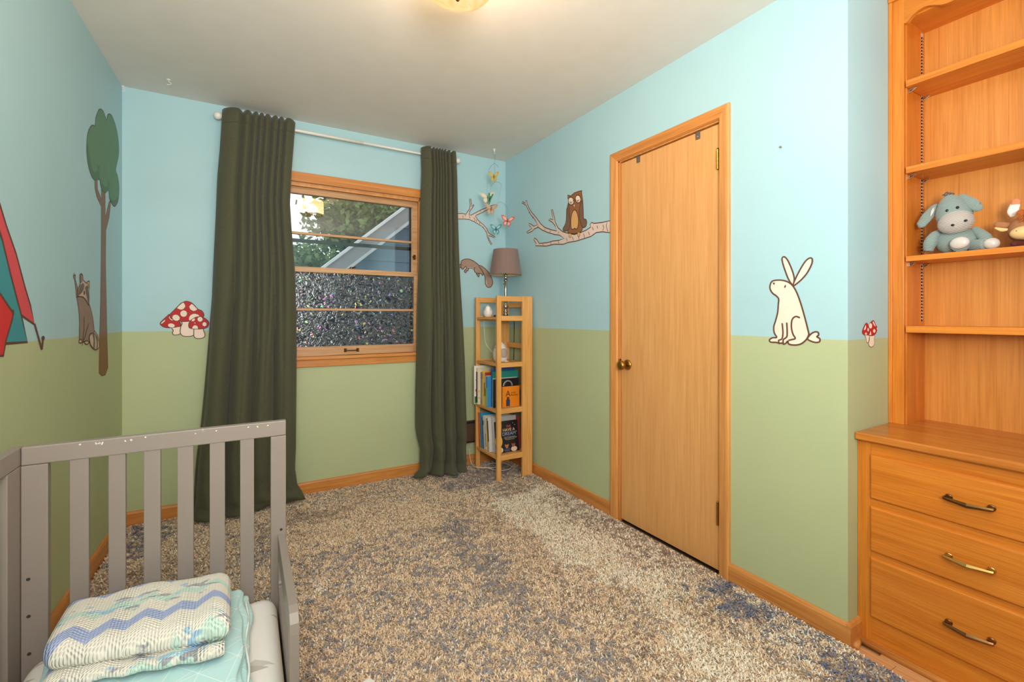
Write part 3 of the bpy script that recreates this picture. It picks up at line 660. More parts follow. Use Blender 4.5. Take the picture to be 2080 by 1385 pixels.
mural('owl_painting', 'brown owl with round cream eyes painted perching on the branch', 'right', tO, [
 ('body', OWL, [(797,365),(815,372),(840,352),(865,343),(888,337),(887,360),(893,400),(897,470),(898,530),(893,570),(890,590),(875,605),(840,613),(810,612),(797,600),(790,570),(788,520),(790,460),(800,420),(805,400),(798,385)], 1, 0),
 ('wing', WING, [(803,415),(793,460),(787,530),(778,560),(767,580),(771,595),(790,594),(806,580),(814,540),(808,480)], 1, 1),
 ('wing', WING, [(884,405),(871,465),(876,530),(893,570),(911,568),(919,545),(914,522),(899,515),(897,460),(893,420)], 1, 1),
 ('belly', BELLY, [(842,460),(858,480),(866,525),(862,570),(850,584),(842,577),(832,585),(820,575),(818,525),(826,482)], 1, 1),
 ('eye', CREAM, ell(819, 404, 18, 25, 18, -.1), 1, 0), ('eye', CREAM, ell(864, 391, 17, 25, 18, -.1), 1, 0),
 ('eyelid', None, [(812,405),(818,418),(827,408)], 0, 1, .005), ('eyelid', None, [(857,395),(863,406),(872,394)], 0, 1, .005),
 ('foot', BELLY, [(805,612),(820,610),(821,634),(814,638),(806,634)], 1, 0, .003), ('foot', BELLY, [(861,605),(876,603),(877,626),(870,631),(862,628)], 1, 0, .003),
 ('beak', CREAM, [(835,428),(845,426),(841,446)], 1, 0, .003), ('brow', None, [(832,402),(842,398),(852,397)], 0, 1, .005)], .0062)
# branch on window wall, squirrel, toadstools
mural('birch_twig_painting', 'forked birch twig painted beside the curtain behind the butterflies', 'back', TR(925, 330, 8.146), [
 ('branch', BIRCH, [(-60,845),(40,845),(100,843),(175,855),(200,815),(235,770),(245,700),(235,610),(245,598),(255,610),(265,680),(262,735),(295,697),(308,702),(280,750),(240,800),(225,870),(260,870),(330,835),(420,785),(500,755),(620,705),(665,700),(670,716),(600,748),(520,785),(440,830),(350,870),(330,890),(370,950),(420,995),(475,1040),(520,1100),(545,1160),(600,1200),(655,1225),(650,1243),(600,1225),(550,1205),(548,1250),(580,1310),(605,1350),(590,1362),(560,1310),(530,1240),(520,1170),(480,1100),(430,1050),(370,1015),(300,975),(230,945),(150,935),(40,935),(-60,935)], 1, 0)]+
 [('bark_mark', None, p, 0, 1, .004) for p in ([(122,880),(125,915)], [(160,862),(168,890)], [(232,880),(240,925)], [(300,910),(325,950),(318,975)], [(345,950),(352,985)], [(405,990),(395,1015)], [(470,1060),(450,1075)], [(515,1130),(500,1145)], [(410,800),(420,820)])], .0055)
FUR, FURL = paintm(168, 140, 124), paintm(208, 178, 152)
mural('squirrel_painting', 'leaping grey brown squirrel with long tail painted beside the lamp', 'back', TR(920, 500, 9.23), [
 ('tail', FUR, [(480,360),(530,370),(590,410),(650,470),(700,540),(735,620),(743,690),(720,750),(680,772),(640,760),(610,710),(605,640),(595,560),(560,480),(520,420),(495,390)], 1, 1),
 ('tail_light', FURL, [(628,640),(640,720),(675,755),(655,752),(622,715),(615,650)], 1, 1, 0),
 ('hind_foot', FUR, [(440,515),(490,515),(488,560),(475,575),(455,545)], 1, 1),
 ('arm', FUR, [(60,400),(105,365),(152,335),(152,395),(110,405),(70,425)], 1, 1),
 ('body', FUR, [(150,300),(175,265),(230,243),(300,243),(370,270),(430,310),(480,355),(500,400),(530,440),(560,490),(567,530),(550,547),(530,515),(500,510),(455,510),(420,490),(395,455),(390,430),(340,412),(300,408),(285,450),(255,470),(240,497),(220,490),(215,460),(240,430),(255,400),(240,382),(215,400),(190,430),(160,420),(148,390),(152,340)], 1, 1),
 ('belly', FURL, [(270,392),(330,398),(385,418),(388,428),(340,408),(300,404)], 1, 1, 0),
 ('ear', FURL, [(203,305),(220,292),(230,318),(215,322)], 1, 1, .003), ('thigh_line', None, [(395,450),(398,420),(415,400)], 0, 1),
 ('eye', INK, ell(180, 355, 7, 10, 10), 1, 0, 0), ('nose', INK, ell(176, 402, 7, 5, 8), 1, 0, 0)], .0062)
mural('mushroom_painting', 'cluster of three fat red spotted mushrooms painted beside the curtain', 'back', TR(310, 600, 13.846), [
 ('stem', CREAM, [(550,900),(580,980),(560,1040),(580,1100),(650,1112),(770,1080),(800,960),(800,850),(740,740)], 1, 1),
 ('cap', RED, [(490,530),(400,590),(290,690),(220,770),(225,820),(300,880),(420,910),(560,905),(700,880),(780,860),(760,740),(700,600)], 1, 1),
 ('stem', CREAM, [(835,720),(830,800),(790,890),(775,1000),(790,1080),(860,1140),(1000,1152),(1130,1130),(1175,1080),(1180,960),(1080,850),(1040,720)], 1, 1),
 ('cap', RED, [(500,520),(600,420),(700,320),(790,230),(870,185),(950,162),(1060,190),(1150,250),(1270,380),(1380,430),(1440,520),(1425,600),(1300,680),(1040,725),(850,735),(720,715),(560,680),(490,590)], 1, 1),
 ('spot', CREAM, [(690,350),(790,245),(860,200),(900,240),(920,310),(870,380),(800,402),(740,385)], 1, 1, .0015), ('spot', CREAM, [(1110,240),(1190,310),(1255,385),(1210,425),(1150,440),(1070,400),(1030,330),(1050,280)], 1, 1, .0015),
 ('spot', CREAM, ell(875, 510, 100, 94), 1, 0, .0015), ('spot', CREAM, ell(662, 627, 110, 88, 16, .3), 1, 0, .0015), ('spot', CREAM, [(1020,650),(1060,560),(1160,512),(1260,530),(1315,580),(1170,640),(1060,718)], 1, 1, .0015),
 ('spot', CREAM, [(345,680),(350,720),(300,770),(248,802),(238,772)], 1, 1, .0015), ('spot', CREAM, ell(530, 845, 100, 62, 16, .15), 1, 0, .0015), ('spot', CREAM, [(485,575),(500,640),(580,690),(540,705),(480,660),(460,615)], 1, 1, .0015),
 ('stem', CREAM, [(1190,900),(1160,1080),(1170,1160),(1230,1205),(1340,1210),(1440,1180),(1475,1110),(1440,1000),(1400,900)], 1, 1),
 ('cap', RED, [(1130,660),(1230,610),(1340,600),(1450,630),(1560,720),(1580,800),(1540,890),(1440,930),(1280,945),(1120,935),(1030,900),(1020,800),(1070,710)], 1, 1),
 ('spot', CREAM, ell(1335, 670, 77, 72), 1, 0, .0015), ('spot', CREAM, ell(1460, 808, 62, 62), 1, 0, .0015), ('spot', CREAM, [(1115,925),(1140,860),(1195,835),(1260,860),(1280,935),(1200,942)], 1, 1, .0015), ('spot', CREAM, [(1100,700),(1150,650),(1190,660),(1170,715),(1110,722)], 1, 1, 0), ('spot', CREAM, ell(1192, 775, 15, 15, 10), 1, 0, 0)], .0042)
# left wall: tree, raccoon, tent
def trunkmat():
    m, nt, p = newmat('mural_trunk_brown'); g = node(nt, 'ShaderNodeNewGeometry'); sx = node(nt, 'ShaderNodeSeparateXYZ'); link(nt, g.outputs['Position'], sx.inputs[0])
    dv = node(nt, 'ShaderNodeMath', operation='MULTIPLY'); link(nt, sx.outputs[2], dv.inputs[0]); dv.inputs[1].default_value = 0.5
    link(nt, ramp(nt, dv.outputs[0], [(0.525, S(136, 98, 58)), (0.545, S(140, 114, 98))]), p.inputs['Base Color']); p.inputs['Roughness'].default_value = .65; return m
TG, TGD = paintm(102, 142, 112), paintm(88, 126, 98)
tr1 = TR(0, 150, 2.13)
mural('tree_painting', 'tall slim tree with green crown painted in the wall corner', 'left', TR(160, 210, 6.6), [
 ('trunk', trunkmat(), [(438,490),(455,490),(455,620),(470,560),(478,545),(478,560),(472,620),(458,675),(456,800),(460,1000),(463,1150),(467,1270),(455,1302),(440,1306),(428,1295),(430,1150),(434,1000),(437,800),(438,680),(438,575),(418,530),(410,495),(410,450),(420,450),(422,500),(438,540)], 1, 0, .004, tr1),
 ('crown', TG, [(215,300),(225,200),(255,110),(285,75),(325,105),(355,180),(370,225),(385,160),(405,140),(440,165),(480,260),(515,400),(533,560),(530,700),(495,880),(520,980),(538,1120),(525,1300),(480,1380),(440,1340),(410,1270),(395,1165),(350,1195),(300,1140),(275,1020),(210,1025),(160,950),(120,800),(103,600),(115,420),(150,320),(185,290)], 1, 1),
 ('crown_shade', TGD, [(105,600),(125,560),(150,750),(185,890),(225,925),(245,870),(230,800),(260,840),(285,820),(268,900),(275,1018),(210,1022),(160,945),(122,800)], 1, 1, 0),
 ('crown_shade', TGD, [(277,1000),(300,1060),(340,1110),(380,1105),(385,1050),(370,1000),(395,1050),(415,1080),(398,1110),(397,1160),(350,1190),(302,1138)], 1, 1, 0),
 ('crown_shade', TGD, [(412,1260),(440,1290),(480,1300),(510,1260),(525,1290),(480,1375),(440,1336)], 1, 1, 0)], .004)
RC, RCD, RCL = paintm(150, 128, 114), paintm(112, 100, 98), paintm(206, 182, 160)
mural('raccoon_painting', 'grey raccoon waving one paw painted beside the tree', 'left', TR(130, 540, 6.02), [
 ('arm', RC, [(150,390),(145,310),(128,170),(112,135),(112,110),(118,125),(123,85),(128,120),(138,105),(138,135),(135,165),(165,270),(168,380)], 1, 0),
 ('back_foot', RCL, [(365,795),(400,840),(422,900),(415,980),(380,900)], 1, 1),
 ('body', RC, [(160,380),(165,450),(180,560),(187,700),(185,800),(190,900),(215,935),(260,922),(300,940),(340,880),(365,810),(357,690),(335,570),(305,470),(290,430),(230,380)], 1, 1),
 ('foot', RCL, ell(196, 922, 18, 22), 1, 0), ('foot', RCL, ell(272, 938, 24, 22), 1, 0),
 ('leg_line', None, [(240,620),(240,750),(225,900),(215,975)], 0, 1), ('leg_line', None, [(300,700),(270,790),(250,870),(222,925)], 0, 1),
 ('head', RCL, [(163,365),(168,280),(190,220),(188,120),(205,97),(222,120),(230,175),(272,212),(285,190),(305,195),(303,260),(297,320),(300,400),(295,478),(270,430),(235,388),(200,376)], 1, 1),
 ('ear', RC, [(195,200),(193,125),(205,108),(216,125),(220,180)], 1, 1, .002), ('ear', RC, [(276,275),(282,225),(293,222),(292,270)], 1, 1, .002),
 ('mask', RCD, [(168,355),(175,300),(195,235),(222,215),(236,240),(228,285),(205,325)], 1, 1, .002), ('mask', RCD, [(252,262),(275,250),(288,320),(297,440),(292,470),(272,390),(256,320)], 1, 1, .002),
 ('nose', INK, [(228,312),(243,308),(243,345),(232,352)], 1, 1, 0),
 ('tail', RCL, [(300,880),(310,840),(340,822),(380,850),(412,920),(418,990),(385,1025),(340,1000),(310,950)], 1, 1),
 ('tail_stripe', RCD, [(332,828),(352,828),(365,880),(362,1010),(345,1002),(348,900)], 1, 1, 0), ('tail_stripe', RCD, [(368,842),(390,872),(402,940),(395,1018),(382,1022),(388,940)], 1, 1, 0)], .0052)
TENT, TEAL, FLAP = paintm(214, 78, 88), paintm(62, 146, 156), paintm(208, 44, 48)
mural('tent_painting', 'red and teal camping tent painted near the bed', 'left', TR(0, 400, 4.073), [
 ('side_panel', TEAL, [(-60,100),(0,310),(20,370),(85,640),(140,850),(175,980),(225,1200),(45,1213),(-80,1225)], 1, 0, .009),
 ('fly', TENT, [(-60,-130),(0,75),(50,240),(130,470),(205,750),(250,900),(283,1055),(175,980),(140,850),(85,640),(20,370),(0,300),(-60,90)], 1, 0, .009),
 ('flap', FLAP, [(-80,700),(0,805),(60,895),(95,945),(108,962),(95,1020),(45,1190),(25,1312),(-80,1320)], 1, 0, .009),
 ('toggle', INK, ell(104, 955, 9, 26, 12), 1, 0, 0), ('guy_rope', None, [(282,1050),(342,1262)], 0, 0, .012), ('peg', None, [(342,1262),(348,1215),(352,1170)], 0, 0, .012), ('peg_head', INK, ell(352, 1168, 13, 20, 12), 1, 0, 0)], .008)

# ================================================================== CURTAINS AND ROD
def fabric(name, col, var=.12):
    m, nt, p = newmat(name); v = coords(nt, (1, 1, 1))
    wv = node(nt, 'ShaderNodeTexWave', bands_direction='Z'); wv.inputs['Scale'].default_value = 260; wv.inputs['Distortion'].default_value = 3; link(nt, v, wv.inputs[0])
    n = noise(nt, coords(nt, (400, 400, 60)), 1.5, 3)
    d = tuple(c*(1-var*1.6) for c in col[:3])+(1,); l = tuple(c*(1+var*1.6) for c in col[:3])+(1,)
    link(nt, ramp(nt, n, [(.3, d), (.7, l)]), p.inputs['Base Color']); p.inputs['Roughness'].default_value = .85; p.inputs['Specular IOR Level'].default_value = .2
    p.inputs['Sheen Weight'].default_value = .15
    addbump(nt, p, wv.outputs[1], .12, .0006); MATS[name] = m; return m
CURT = fabric('olive_curtain_cloth', S(82, 82, 64))
YC = 3.176
def interp(tab, z):
    tab = sorted(tab); 
    if z <= tab[0][0]: return tab[0][1]
    for (a, x), (b, y) in zip(tab[:-1], tab[1:]):
        if z <= b: return x+(y-x)*(z-a)/(b-a)
    return tab[-1][1]
def curtain(label, ledge, redge, crests, low, tail, seed):
    L = [(p.z, p.x) for p in (onY(a, b, YC) for a, b in ledge)]; Rr = [(p.z, p.x) for p in (onY(a, b, YC) for a, b in redge)]
    nu, nv = 150, 90; ztop = 2.392; vs_ = []
    def phase(u, cr):
        c = [-cr[0]]+list(cr)+[2-cr[-1]]
        for i in range(len(c)-1):
            if u <= c[i+1]: return 2*math.pi*(i-1+(u-c[i])/(c[i+1]-c[i]))
        return 0
    r_ = random.Random(seed); ph = [r_.uniform(0, 6.28) for _ in range(8)]
    for j in range(nv+1):
        t = j/nv; z = ztop+(0.012-ztop)*t**1.0
        pool = max(0.0, (0.16-z)/0.15)
        xl, xr = interp(L, z), interp(Rr, z)
        m = min(1, max(0, (t-.22)/.5)); m = m*m*(3-2*m)
        for i in range(nu+1):
            u = i/nu
            a1 = 2*abs(math.cos(phase(min(1, max(0, u+.012*math.sin(4*t+ph[3]))), crests)/2))**.6-1; a2 = 2*abs(math.cos(phase(min(1, max(0, u+.03*math.sin(4*t+ph[0]))), low)/2))**.45-1
            a3 = math.sin(9*u+ph[1]+3*t)*math.sin(4*t+ph[2])
            y = YC-(.026*(1-m)*a1+m*(.050*a2+.012*a1*(1-t))+.008*m*a3)
            x = xl+(xr-xl)*u+.004*m*math.sin(14*u+6*t+ph[3])
            zz = z+(.006*math.sin(11*u+ph[4])*(1-t) if j else .004*a1)
            if z < .5:      # slack cloth breaking on the floor
                k = (.5-z)/.5
                y += -.018*k*math.sin(8*z*6+5*u+ph[5])*k-.035*k*k+.012*k*math.sin(23*u+ph[6]+12*z)
            if pool > 0:
                x += tail*pool**1.5*(u-.35)*.9
                y += -.055*pool**1.5*(.55+.45*math.sin(7*u+ph[7]))
                zz = .010+(z-.010)*.72+.010*abs(math.sin(13*u+ph[2]))*pool
            vs_.append((x, min(y, 3.224), zz))
    fs = [(j*(nu+1)+i, j*(nu+1)+i+1, (j+1)*(nu+1)+i+1, (j+1)*(nu+1)+i) for j in range(nv) for i in range(nu)]
    cx = sum(v[0] for v in vs_)/len(vs_)
    root = thing('curtain', label, 'curtain', (cx, YC, 0.01))
    m = MB(); m.v = vs_; m.f = fs
    o = obj('cloth', m, CURT, root, smooth=True)
    so = o.modifiers.new('thickness', 'SOLIDIFY'); so.thickness = .0024; so.offset = 0
    # stitched top hem
    hem = MB(); pts = [Vector(vs_[3*(nu+1)+i])+Vector((0, -.0016, -.002)) for i in range(nu+1)]
    hem.tube(pts, .0009, 4); obj('hem_seam', hem, plain('dark_thread', S(52, 52, 40), .9), root)
    return root
curtain('wide dark olive curtain panel beside the painted mushrooms', [(451,221),(446,300),(441,355),(436,480),(430,600),(415,760),(405,865),(397,930),(394,975),(392,1040)],
        [(600,250),(592,353),(589,414),(592,461),(599,548),(602,650),(602,739),(602,842),(602,905),(600,955),(610,990)],
        [x/149 for x in (29,50,66,77,89,106,118,132)], [.13, .36, .60, .84], .05, 3)
curtain('narrow dark olive curtain panel beside the bookshelf tower', [(857,302),(859,345),(856,420),(853,560),(850,700),(847,800),(847,880),(853,915),(852,940),(838,966)],
        [(928,311),(930,360),(931,420),(934,560),(939,700),(944,800),(947,850),(948,890),(943,930),(938,965)],
        [x/72 for x in (15,23,29,35,40,46,54,64)], [.16, .42, .66, .90], .03, 11)
rd = thing('curtain_rod', 'thin white curtain rod with ball ends above the window', 'curtain rod', (.63, 3.216, 2.352))
obj('rod', MB().tube([(-.125, 3.216, 2.352), (.70, 3.216, 2.352)], .0095, 12), WHITEM, rd, smooth=True)
obj('inner_rod', MB().tube([(.68, 3.216, 2.352), (1.385, 3.216, 2.352)], .0078, 12), WHITEM, rd, smooth=True)
for xx in (-.141, 1.402): obj('finial', MB().blob((xx, 3.216, 2.352), (.022, .022, .022)), WHITEM, rd, smooth=True)
for xx in (-.09, 1.35):
    m = MB(); m.box(xx-.009, 3.270, 2.318, xx+.009, YB, 2.386); m.box(xx-.004, 3.208, 2.334, xx+.004, 3.272, 2.342); m.box(xx-.004, 3.200, 2.334, xx+.004, 3.208, 2.352)
    obj('bracket', m, WHITEM, rd)

# ================================================================== CEILING LAMP
LX, LY = 0.61, 1.40
cl = thing('ceiling_lamp', 'lit amber glass flush mount lamp on the ceiling', 'lamp', (LX, LY, 2.20))
obj('canopy', MB().lathe([(.145, CH), (.145, CH-.012), (.13, CH-.03), (.118, CH-.042)], 40, (LX, LY, 0)), BRASS, cl, smooth=True)
def lampglass(name, k, tv=.5):
    m, nt, p = newmat(name); v = coords(nt, (1, 1, 1)); out = nt.nodes['Material Output']; nt.nodes.remove(p)
    c = ramp(nt, noise(nt, v, 9, 3, .6, 1.5), [(.3, (1.0, .46, .14, 1)), (.55, (1.0, .66, .34, 1)), (.75, (1, .80, .55, 1))])
    em = node(nt, 'ShaderNodeEmission'); link(nt, c, em.inputs[0]); em.inputs[1].default_value = k
    tr = node(nt, 'ShaderNodeBsdfTransparent'); tr.inputs[0].default_value = (1, .86, .66, 1)
    mx = node(nt, 'ShaderNodeMixShader'); mx.inputs[0].default_value = tv; link(nt, em.outputs[0], mx.inputs[1]); link(nt, tr.outputs[0], mx.inputs[2]); link(nt, mx.outputs[0], out.inputs[0])
    return m
bl = D.lights.new('ceiling_bulb', 'POINT'); bl.energy = 11; bl.color = (1, .84, .66); bl.shadow_soft_size = .05
bo = D.objects.new('ceiling_bulb', bl); C.objects.link(bo); bo.parent = cl; bo.location = (0, 0, 2.31-2.20)
gd_ = obj('glass_drum', MB().lathe([(.112, CH-.040), (.120, CH-.050), (.122, CH-.16), (.118, CH-.185)], 48, (LX, LY, 0)), lampglass('lit_swirl_glass', LAMP_STRENGTH), cl, smooth=True)
bm = bmesh.new(); bm.from_mesh(gd_.data); bmesh.ops.delete(bm, geom=[f for f in bm.faces if len(f.verts) > 4], context='FACES'); bm.to_mesh(gd_.data); bm.free()
obj('glass_bottom', MB().lathe([(.118, CH-.1855), (.100, CH-.203), (.05, CH-.214), (.006, CH-.216)], 48, (LX, LY, 0)), lampglass('lit_amber_glass', .62, .18), cl, smooth=True)
obj('cap_nut', MB().lathe([(.012, CH-.214), (.010, CH-.222), (.004, CH-.230)], 16, (LX, LY, 0)), BRASS, cl, smooth=True)
# ceiling hooks
HK = onZ(1004, 303, CH)
for (q, lb) in ((onZ(343, 163, CH), 'small white screw hook on the ceiling above the mushrooms'), (onZ(250, 176.5, CH), 'small white screw hook in the ceiling corner above the tree')):
    t = thing('ceiling_hook', lb, 'hook', (q.x, q.y-.01, q.z-.03)); q = q+Vector((0, -.01, 0))
    obj('base_cap', MB().lathe([(.009, 0), (.009, -.003), (.005, -.006)], 14, q), WHITEP, t)
    obj('hook_wire', MB().tube([q+Vector((.011*math.sin(a)*(1 if i > 2 else 0), 0, -.006-.003*i)) for i, a in enumerate([0, 0, 0, .8, 1.4, 1.8, 1.2, .2, -.6])], .0016, 6), WHITEP, t)

# ================================================================== BUTTERFLY MOBILE
mo = thing('butterfly_mobile', 'hanging mobile of coloured paper butterflies on thin wires', 'mobile', (HK.x, HK.y, 1.86))
m = MB(); m.lathe([(.011, 0), (.011, -.004), (.006, -.009), (.004, -.02)], 14, HK); m.tube([HK+Vector((0, 0, -.02)), HK+Vector((0, 0, -.03)), HK+Vector((.006, 0, -.036)), HK+Vector((.010, 0, -.030))], .002, 6)
obj('ceiling_hook', m, WHITEP, mo)
WIRE = plain('fine_wire', S(70, 84, 84), .4, .6)
def mz(x, y, Y): return onY(925+x/8.146, 330+y/8.146, Y)
def wire(name, pts, r=.0008): obj(name, MB().tube(crom([tuple(p) for p in pts], 6, closed=False), r, 5), WIRE, mo)
HANG = {}
def butterfly(x, y, Y, w, hgt, c1, c2, tilt, fold=0.25):
    c = mz(x, y, Y); s_ = w/8.146*3.45/FPX/2; up = Vector((math.sin(tilt)*_R[0], math.sin(tilt)*_R[1], math.cos(tilt))); rt = Vector((math.cos(tilt)*_R[0], math.cos(tilt)*_R[1], -math.sin(tilt)))
    fw = Vector((-_F[0], -_F[1], 0)); hs = hgt/8.146*3.45/FPX/2
    body = obj('butterfly', MB().tube([c+up*hs*.55+fw*.003, c+fw*.004, c-up*hs*.45+fw*.003], [.0014, .0026, .0012], 6), BLACK, mo)
    UP = [(0.03, .12), (.18, .55), (.55, .95), (.95, 1.0), (1.0, .82), (.78, .30), (.45, .0), (.05, -.05)]
    LOW = [(.04, -.02), (.40, -.06), (.56, -.30), (.50, -.75), (.32, -.98), (.14, -.85), (.06, -.4)]
    for sg in (-1, 1):
        for poly, cc in ((UP, c1), (LOW, c1)):
            P = crom(poly, 4); mm = MB()
            def w3(a, b, o): return c+rt*sg*a*s_*math.cos(fold)+up*b*hs+fw*(a*s_*math.sin(fold)+o)
            k = len(P); mm.v = [tuple(w3(a, b, 0)) for a, b in P]+[tuple(w3(a, b, .0008)) for a, b in P]
            mm.f = [tuple(range(k)), tuple(range(k, 2*k))]+[(i, (i+1) % k, k+(i+1) % k, k+i) for i in range(k)]
            wg = obj('wing', mm, cc, body)
            ce = (sum(a for a, _ in P)/k, sum(b for _, b in P)/k); q = [(ce[0]+(a-ce[0])*.62-.04, ce[1]+(b-ce[1])*.62) for a, b in P]
            m2 = MB(); m2.v = [tuple(w3(a, b, .0013)) for a, b in q]; m2.f = [tuple(range(k))]
            # pale centre printed on the wing
            me_ = m2; wgm = wg.data; o0 = len(wgm.vertices)
            bm = bmesh.new(); bm.from_mesh(wgm); off = Vector(mo['_w']); nv_ = [bm.verts.new(Vector(p)-off) for p in me_.v]; f_ = bm.faces.new(nv_); f_.material_index = 1
            bm.to_mesh(wgm); bm.free(); wgm.materials.append(c2)
    return c+up*hs*.6
def bp(r, g, b): return plain('butterfly_paper_%d_%d_%d' % (r, g, b), S(r, g, b), .6, var=.12)
t1 = butterfly(637, 240, 3.02, 172, 165, bp(196, 160, 40), bp(190, 182, 110), 0.0)
t2 = butterfly(532, 585, 3.04, 250, 160, bp(206, 196, 168), bp(222, 208, 184), -.05)
t3 = butterfly(568, 610, 3.00, 95, 190, bp(30, 122, 92), bp(70, 150, 110), .25, .6)
t4 = butterfly(590, 775, 2.99, 210, 170, bp(196, 130, 96), bp(160, 170, 150), .12)
t5 = butterfly(860, 972, 2.97, 230, 170, bp(196, 84, 84), bp(214, 170, 150), .16)
t6 = butterfly(672, 1110, 3.01, 190, 165, bp(40, 130, 150), bp(150, 186, 180), 0.0)
hub = Vector((HK.x, HK.y, 2.33)); wire('wire_line', [HK+Vector((.006, 0, -.036)), (HK.x+.002, HK.y-.01, 2.37), hub])
wire('wire_arm', [mz(550, 120, 3.05), mz(600, 50, 3.06), hub, mz(690, 45, 3.04), mz(708, 85, 3.03)])
wire('wire_arm', [mz(595, 385, 3.02), mz(640, 335, 3.02), mz(690, 322, 3.02), mz(730, 335, 3.02), mz(762, 368, 3.02)])
wire('wire_arm', [mz(700, 668, 2.99), mz(750, 658, 2.99), mz(800, 675, 2.98), mz(862, 745, 2.98)])
wire('wire_line', [hub, mz(650, 150, 3.03), t1], .0005); wire('wire_line', [mz(550, 120, 3.05), mz(528, 300, 3.045), t2], .0005); wire('wire_line', [t1, mz(640, 335, 3.02)], .0005)
wire('wire_line', [mz(595, 385, 3.02), mz(575, 480, 3.01), t3], .0004); wire('wire_line', [mz(762, 368, 3.02), mz(735, 520, 3.0), mz(700, 668, 2.99)], .0004)
wire('wire_line', [mz(700, 668, 2.99), t4], .0004); wire('wire_line', [mz(862, 745, 2.98), t5], .0004); wire('wire_line', [t4, mz(640, 920, 3.0), t6], .0004)

# ================================================================== SHELF TOWER
tw = thing('shelf_tower', 'tall narrow pine shelf tower standing in the corner', 'bookshelf', (1.68, 3.0, 0))
TX0, TX1, TY0, TY1, TZ = 1.532, 1.827, 2.823, 3.183, 1.307
for y0_, y1_ in ((TY0, TY0+.021), (TY1-.021, TY1)):
    box('post', (TX0, y0_, -.006, TX0+.034, y1_, TZ), TOWER[2], tw, .0015)
    box('post', (TX1-.084, y0_, -.006, TX1-.042, y1_, TZ), TOWER[2], tw, .0015)
    box('post', (TX1-.042, y0_, -.006, TX1, y1_, TZ), TOWER[2], tw, .0015)
    for z0_, z1_ in ((1.268, 1.305), (1.128, 1.165), (.796, .829), (.466, .503), (.134, .172)):
        box('rail', (TX0+.034, y0_+.002, z0_, TX1-.084, y1_-.002, z1_), TOWER[0], tw, .0015)
for z_ in (1.155, .822, .489, .160):
    box('shelf', (TX0+.003, TY0+.0215, z_-.018, TX1-.030, TY1-.0215, z_), TOWER[1], tw, .0015)
for z_ in (1.249, .937, .62): box('back_slat', (TX1-.024, TY0+.021, z_-.019, TX1-.009, TY1-.021, z_+.019), TOWER[1], tw, .0015)
obj('shelf_pin', MB().tube([(TX0+.012, TY1-.021, 1.130), (TX0+.012, TY1-.034, 1.130)], .004, 8), STEEL, tw)

# lamp
lx, ly, lz = 1.69, 2.98, 1.1556
lp = thing('table_lamp', 'nickel table lamp with taupe drum shade on the shelf tower', 'lamp', (lx, ly, lz))
obj('base', MB().lathe([(.058, 0), (.060, .004), (.056, .009), (.02, .013)], 36, (lx, ly, lz)), plain('lamp_base_bronze', S(92, 68, 50), .35, .8), lp, smooth=True)
pr_ = [(.020, .012), (.019, .022), (.011, .028), (.016, .036), (.018, .044), (.011, .052), (.013, .060), (.020, .072), (.020, .086), (.012, .096), (.010, .104), (.015, .112), (.0165, .120), (.0115, .130), (.011, .20), (.0105, .265), (.015, .270), (.016, .277), (.010, .284), (.010, .305), (.014, .310), (.014, .318), (.008, .322), (.008, .345)]
obj('column', MB().lathe(pr_, 28, (lx, ly, lz)), STEEL, lp, smooth=True)
obj('switch_key', MB().tube([(lx-.010, ly-.004, lz+.245), (lx-.026, ly-.008, lz+.247)], .0028, 8), STEEL, lp)
sz0, sz1 = 1.472, 1.662
m = MB(); seg = 56
for r0, r1, in ((.1215, .0925), (.1195, .0905)):
    pass
prof = [(.1215, sz0), (.0925, sz1), (.0908, sz1), (.1198, sz0)]
vs_ = [(lx+r*math.cos(k*2*math.pi/seg), ly+r*math.sin(k*2*math.pi/seg), z) for r, z in prof for k in range(seg)]
m.add(vs_, [(i*seg+k, i*seg+(k+1) % seg, ((i+1) % 4)*seg+(k+1) % seg, ((i+1) % 4)*seg+k) for i in range(4) for k in range(seg)])
obj('shade', m, fabric('taupe_shade_linen', S(134, 112, 106), .05), lp, smooth=False)
LIN = plain('shade_lining_cream', S(220, 206, 176), .8)
m = MB(); prof = [(.1196, sz0+.001), (.0906, sz1-.001)]
m.add([(lx+r*math.cos(k*2*math.pi/seg), ly+r*math.sin(k*2*math.pi/seg), z) for r, z in prof for k in range(seg)], [(k, (k+1) % seg, seg+(k+1) % seg, seg+k) for k in range(seg)])
sh_ = obj('shade_lining', m, LIN, lp, smooth=True)
m = MB()
for k in range(3):
    a = k*2.094+.4; m.tube([(lx, ly, lz+.345), (lx+.05*math.cos(a), ly+.05*math.sin(a), lz+.40), (lx+.0905*math.cos(a), ly+.0905*math.sin(a), sz1-.006)], .0015, 6)
obj('shade_spider', m, STEEL, lp)
obj('socket', MB().lathe([(.010, .34), (.018, .344), (.019, .385), (.015, .39)], 20, (lx, ly, lz)), plain('socket_bronze', S(88, 66, 48), .4, .8), lp, smooth=True)
obj('bulb', MB().blob((lx, ly, lz+.42), (.028, .028, .036)), plain('frosted_bulb', S(236, 232, 224), .4, var=.01), lp, smooth=True)
cd = MB().tube(crom([(lx+.055, ly+.02, lz+.004), (1.76, 3.02, lz+.004), (1.8, 3.06, lz+.002), (1.836, 3.10, 1.10), (1.838, 3.105, 1.0), (1.834, 3.10, .90), (1.838, 3.11, .78), (1.838, 3.11, .4), (1.838, 3.10, .04)], 6, closed=False), .0028, 6)
obj('cord', cd, BLACK, lp, smooth=True)

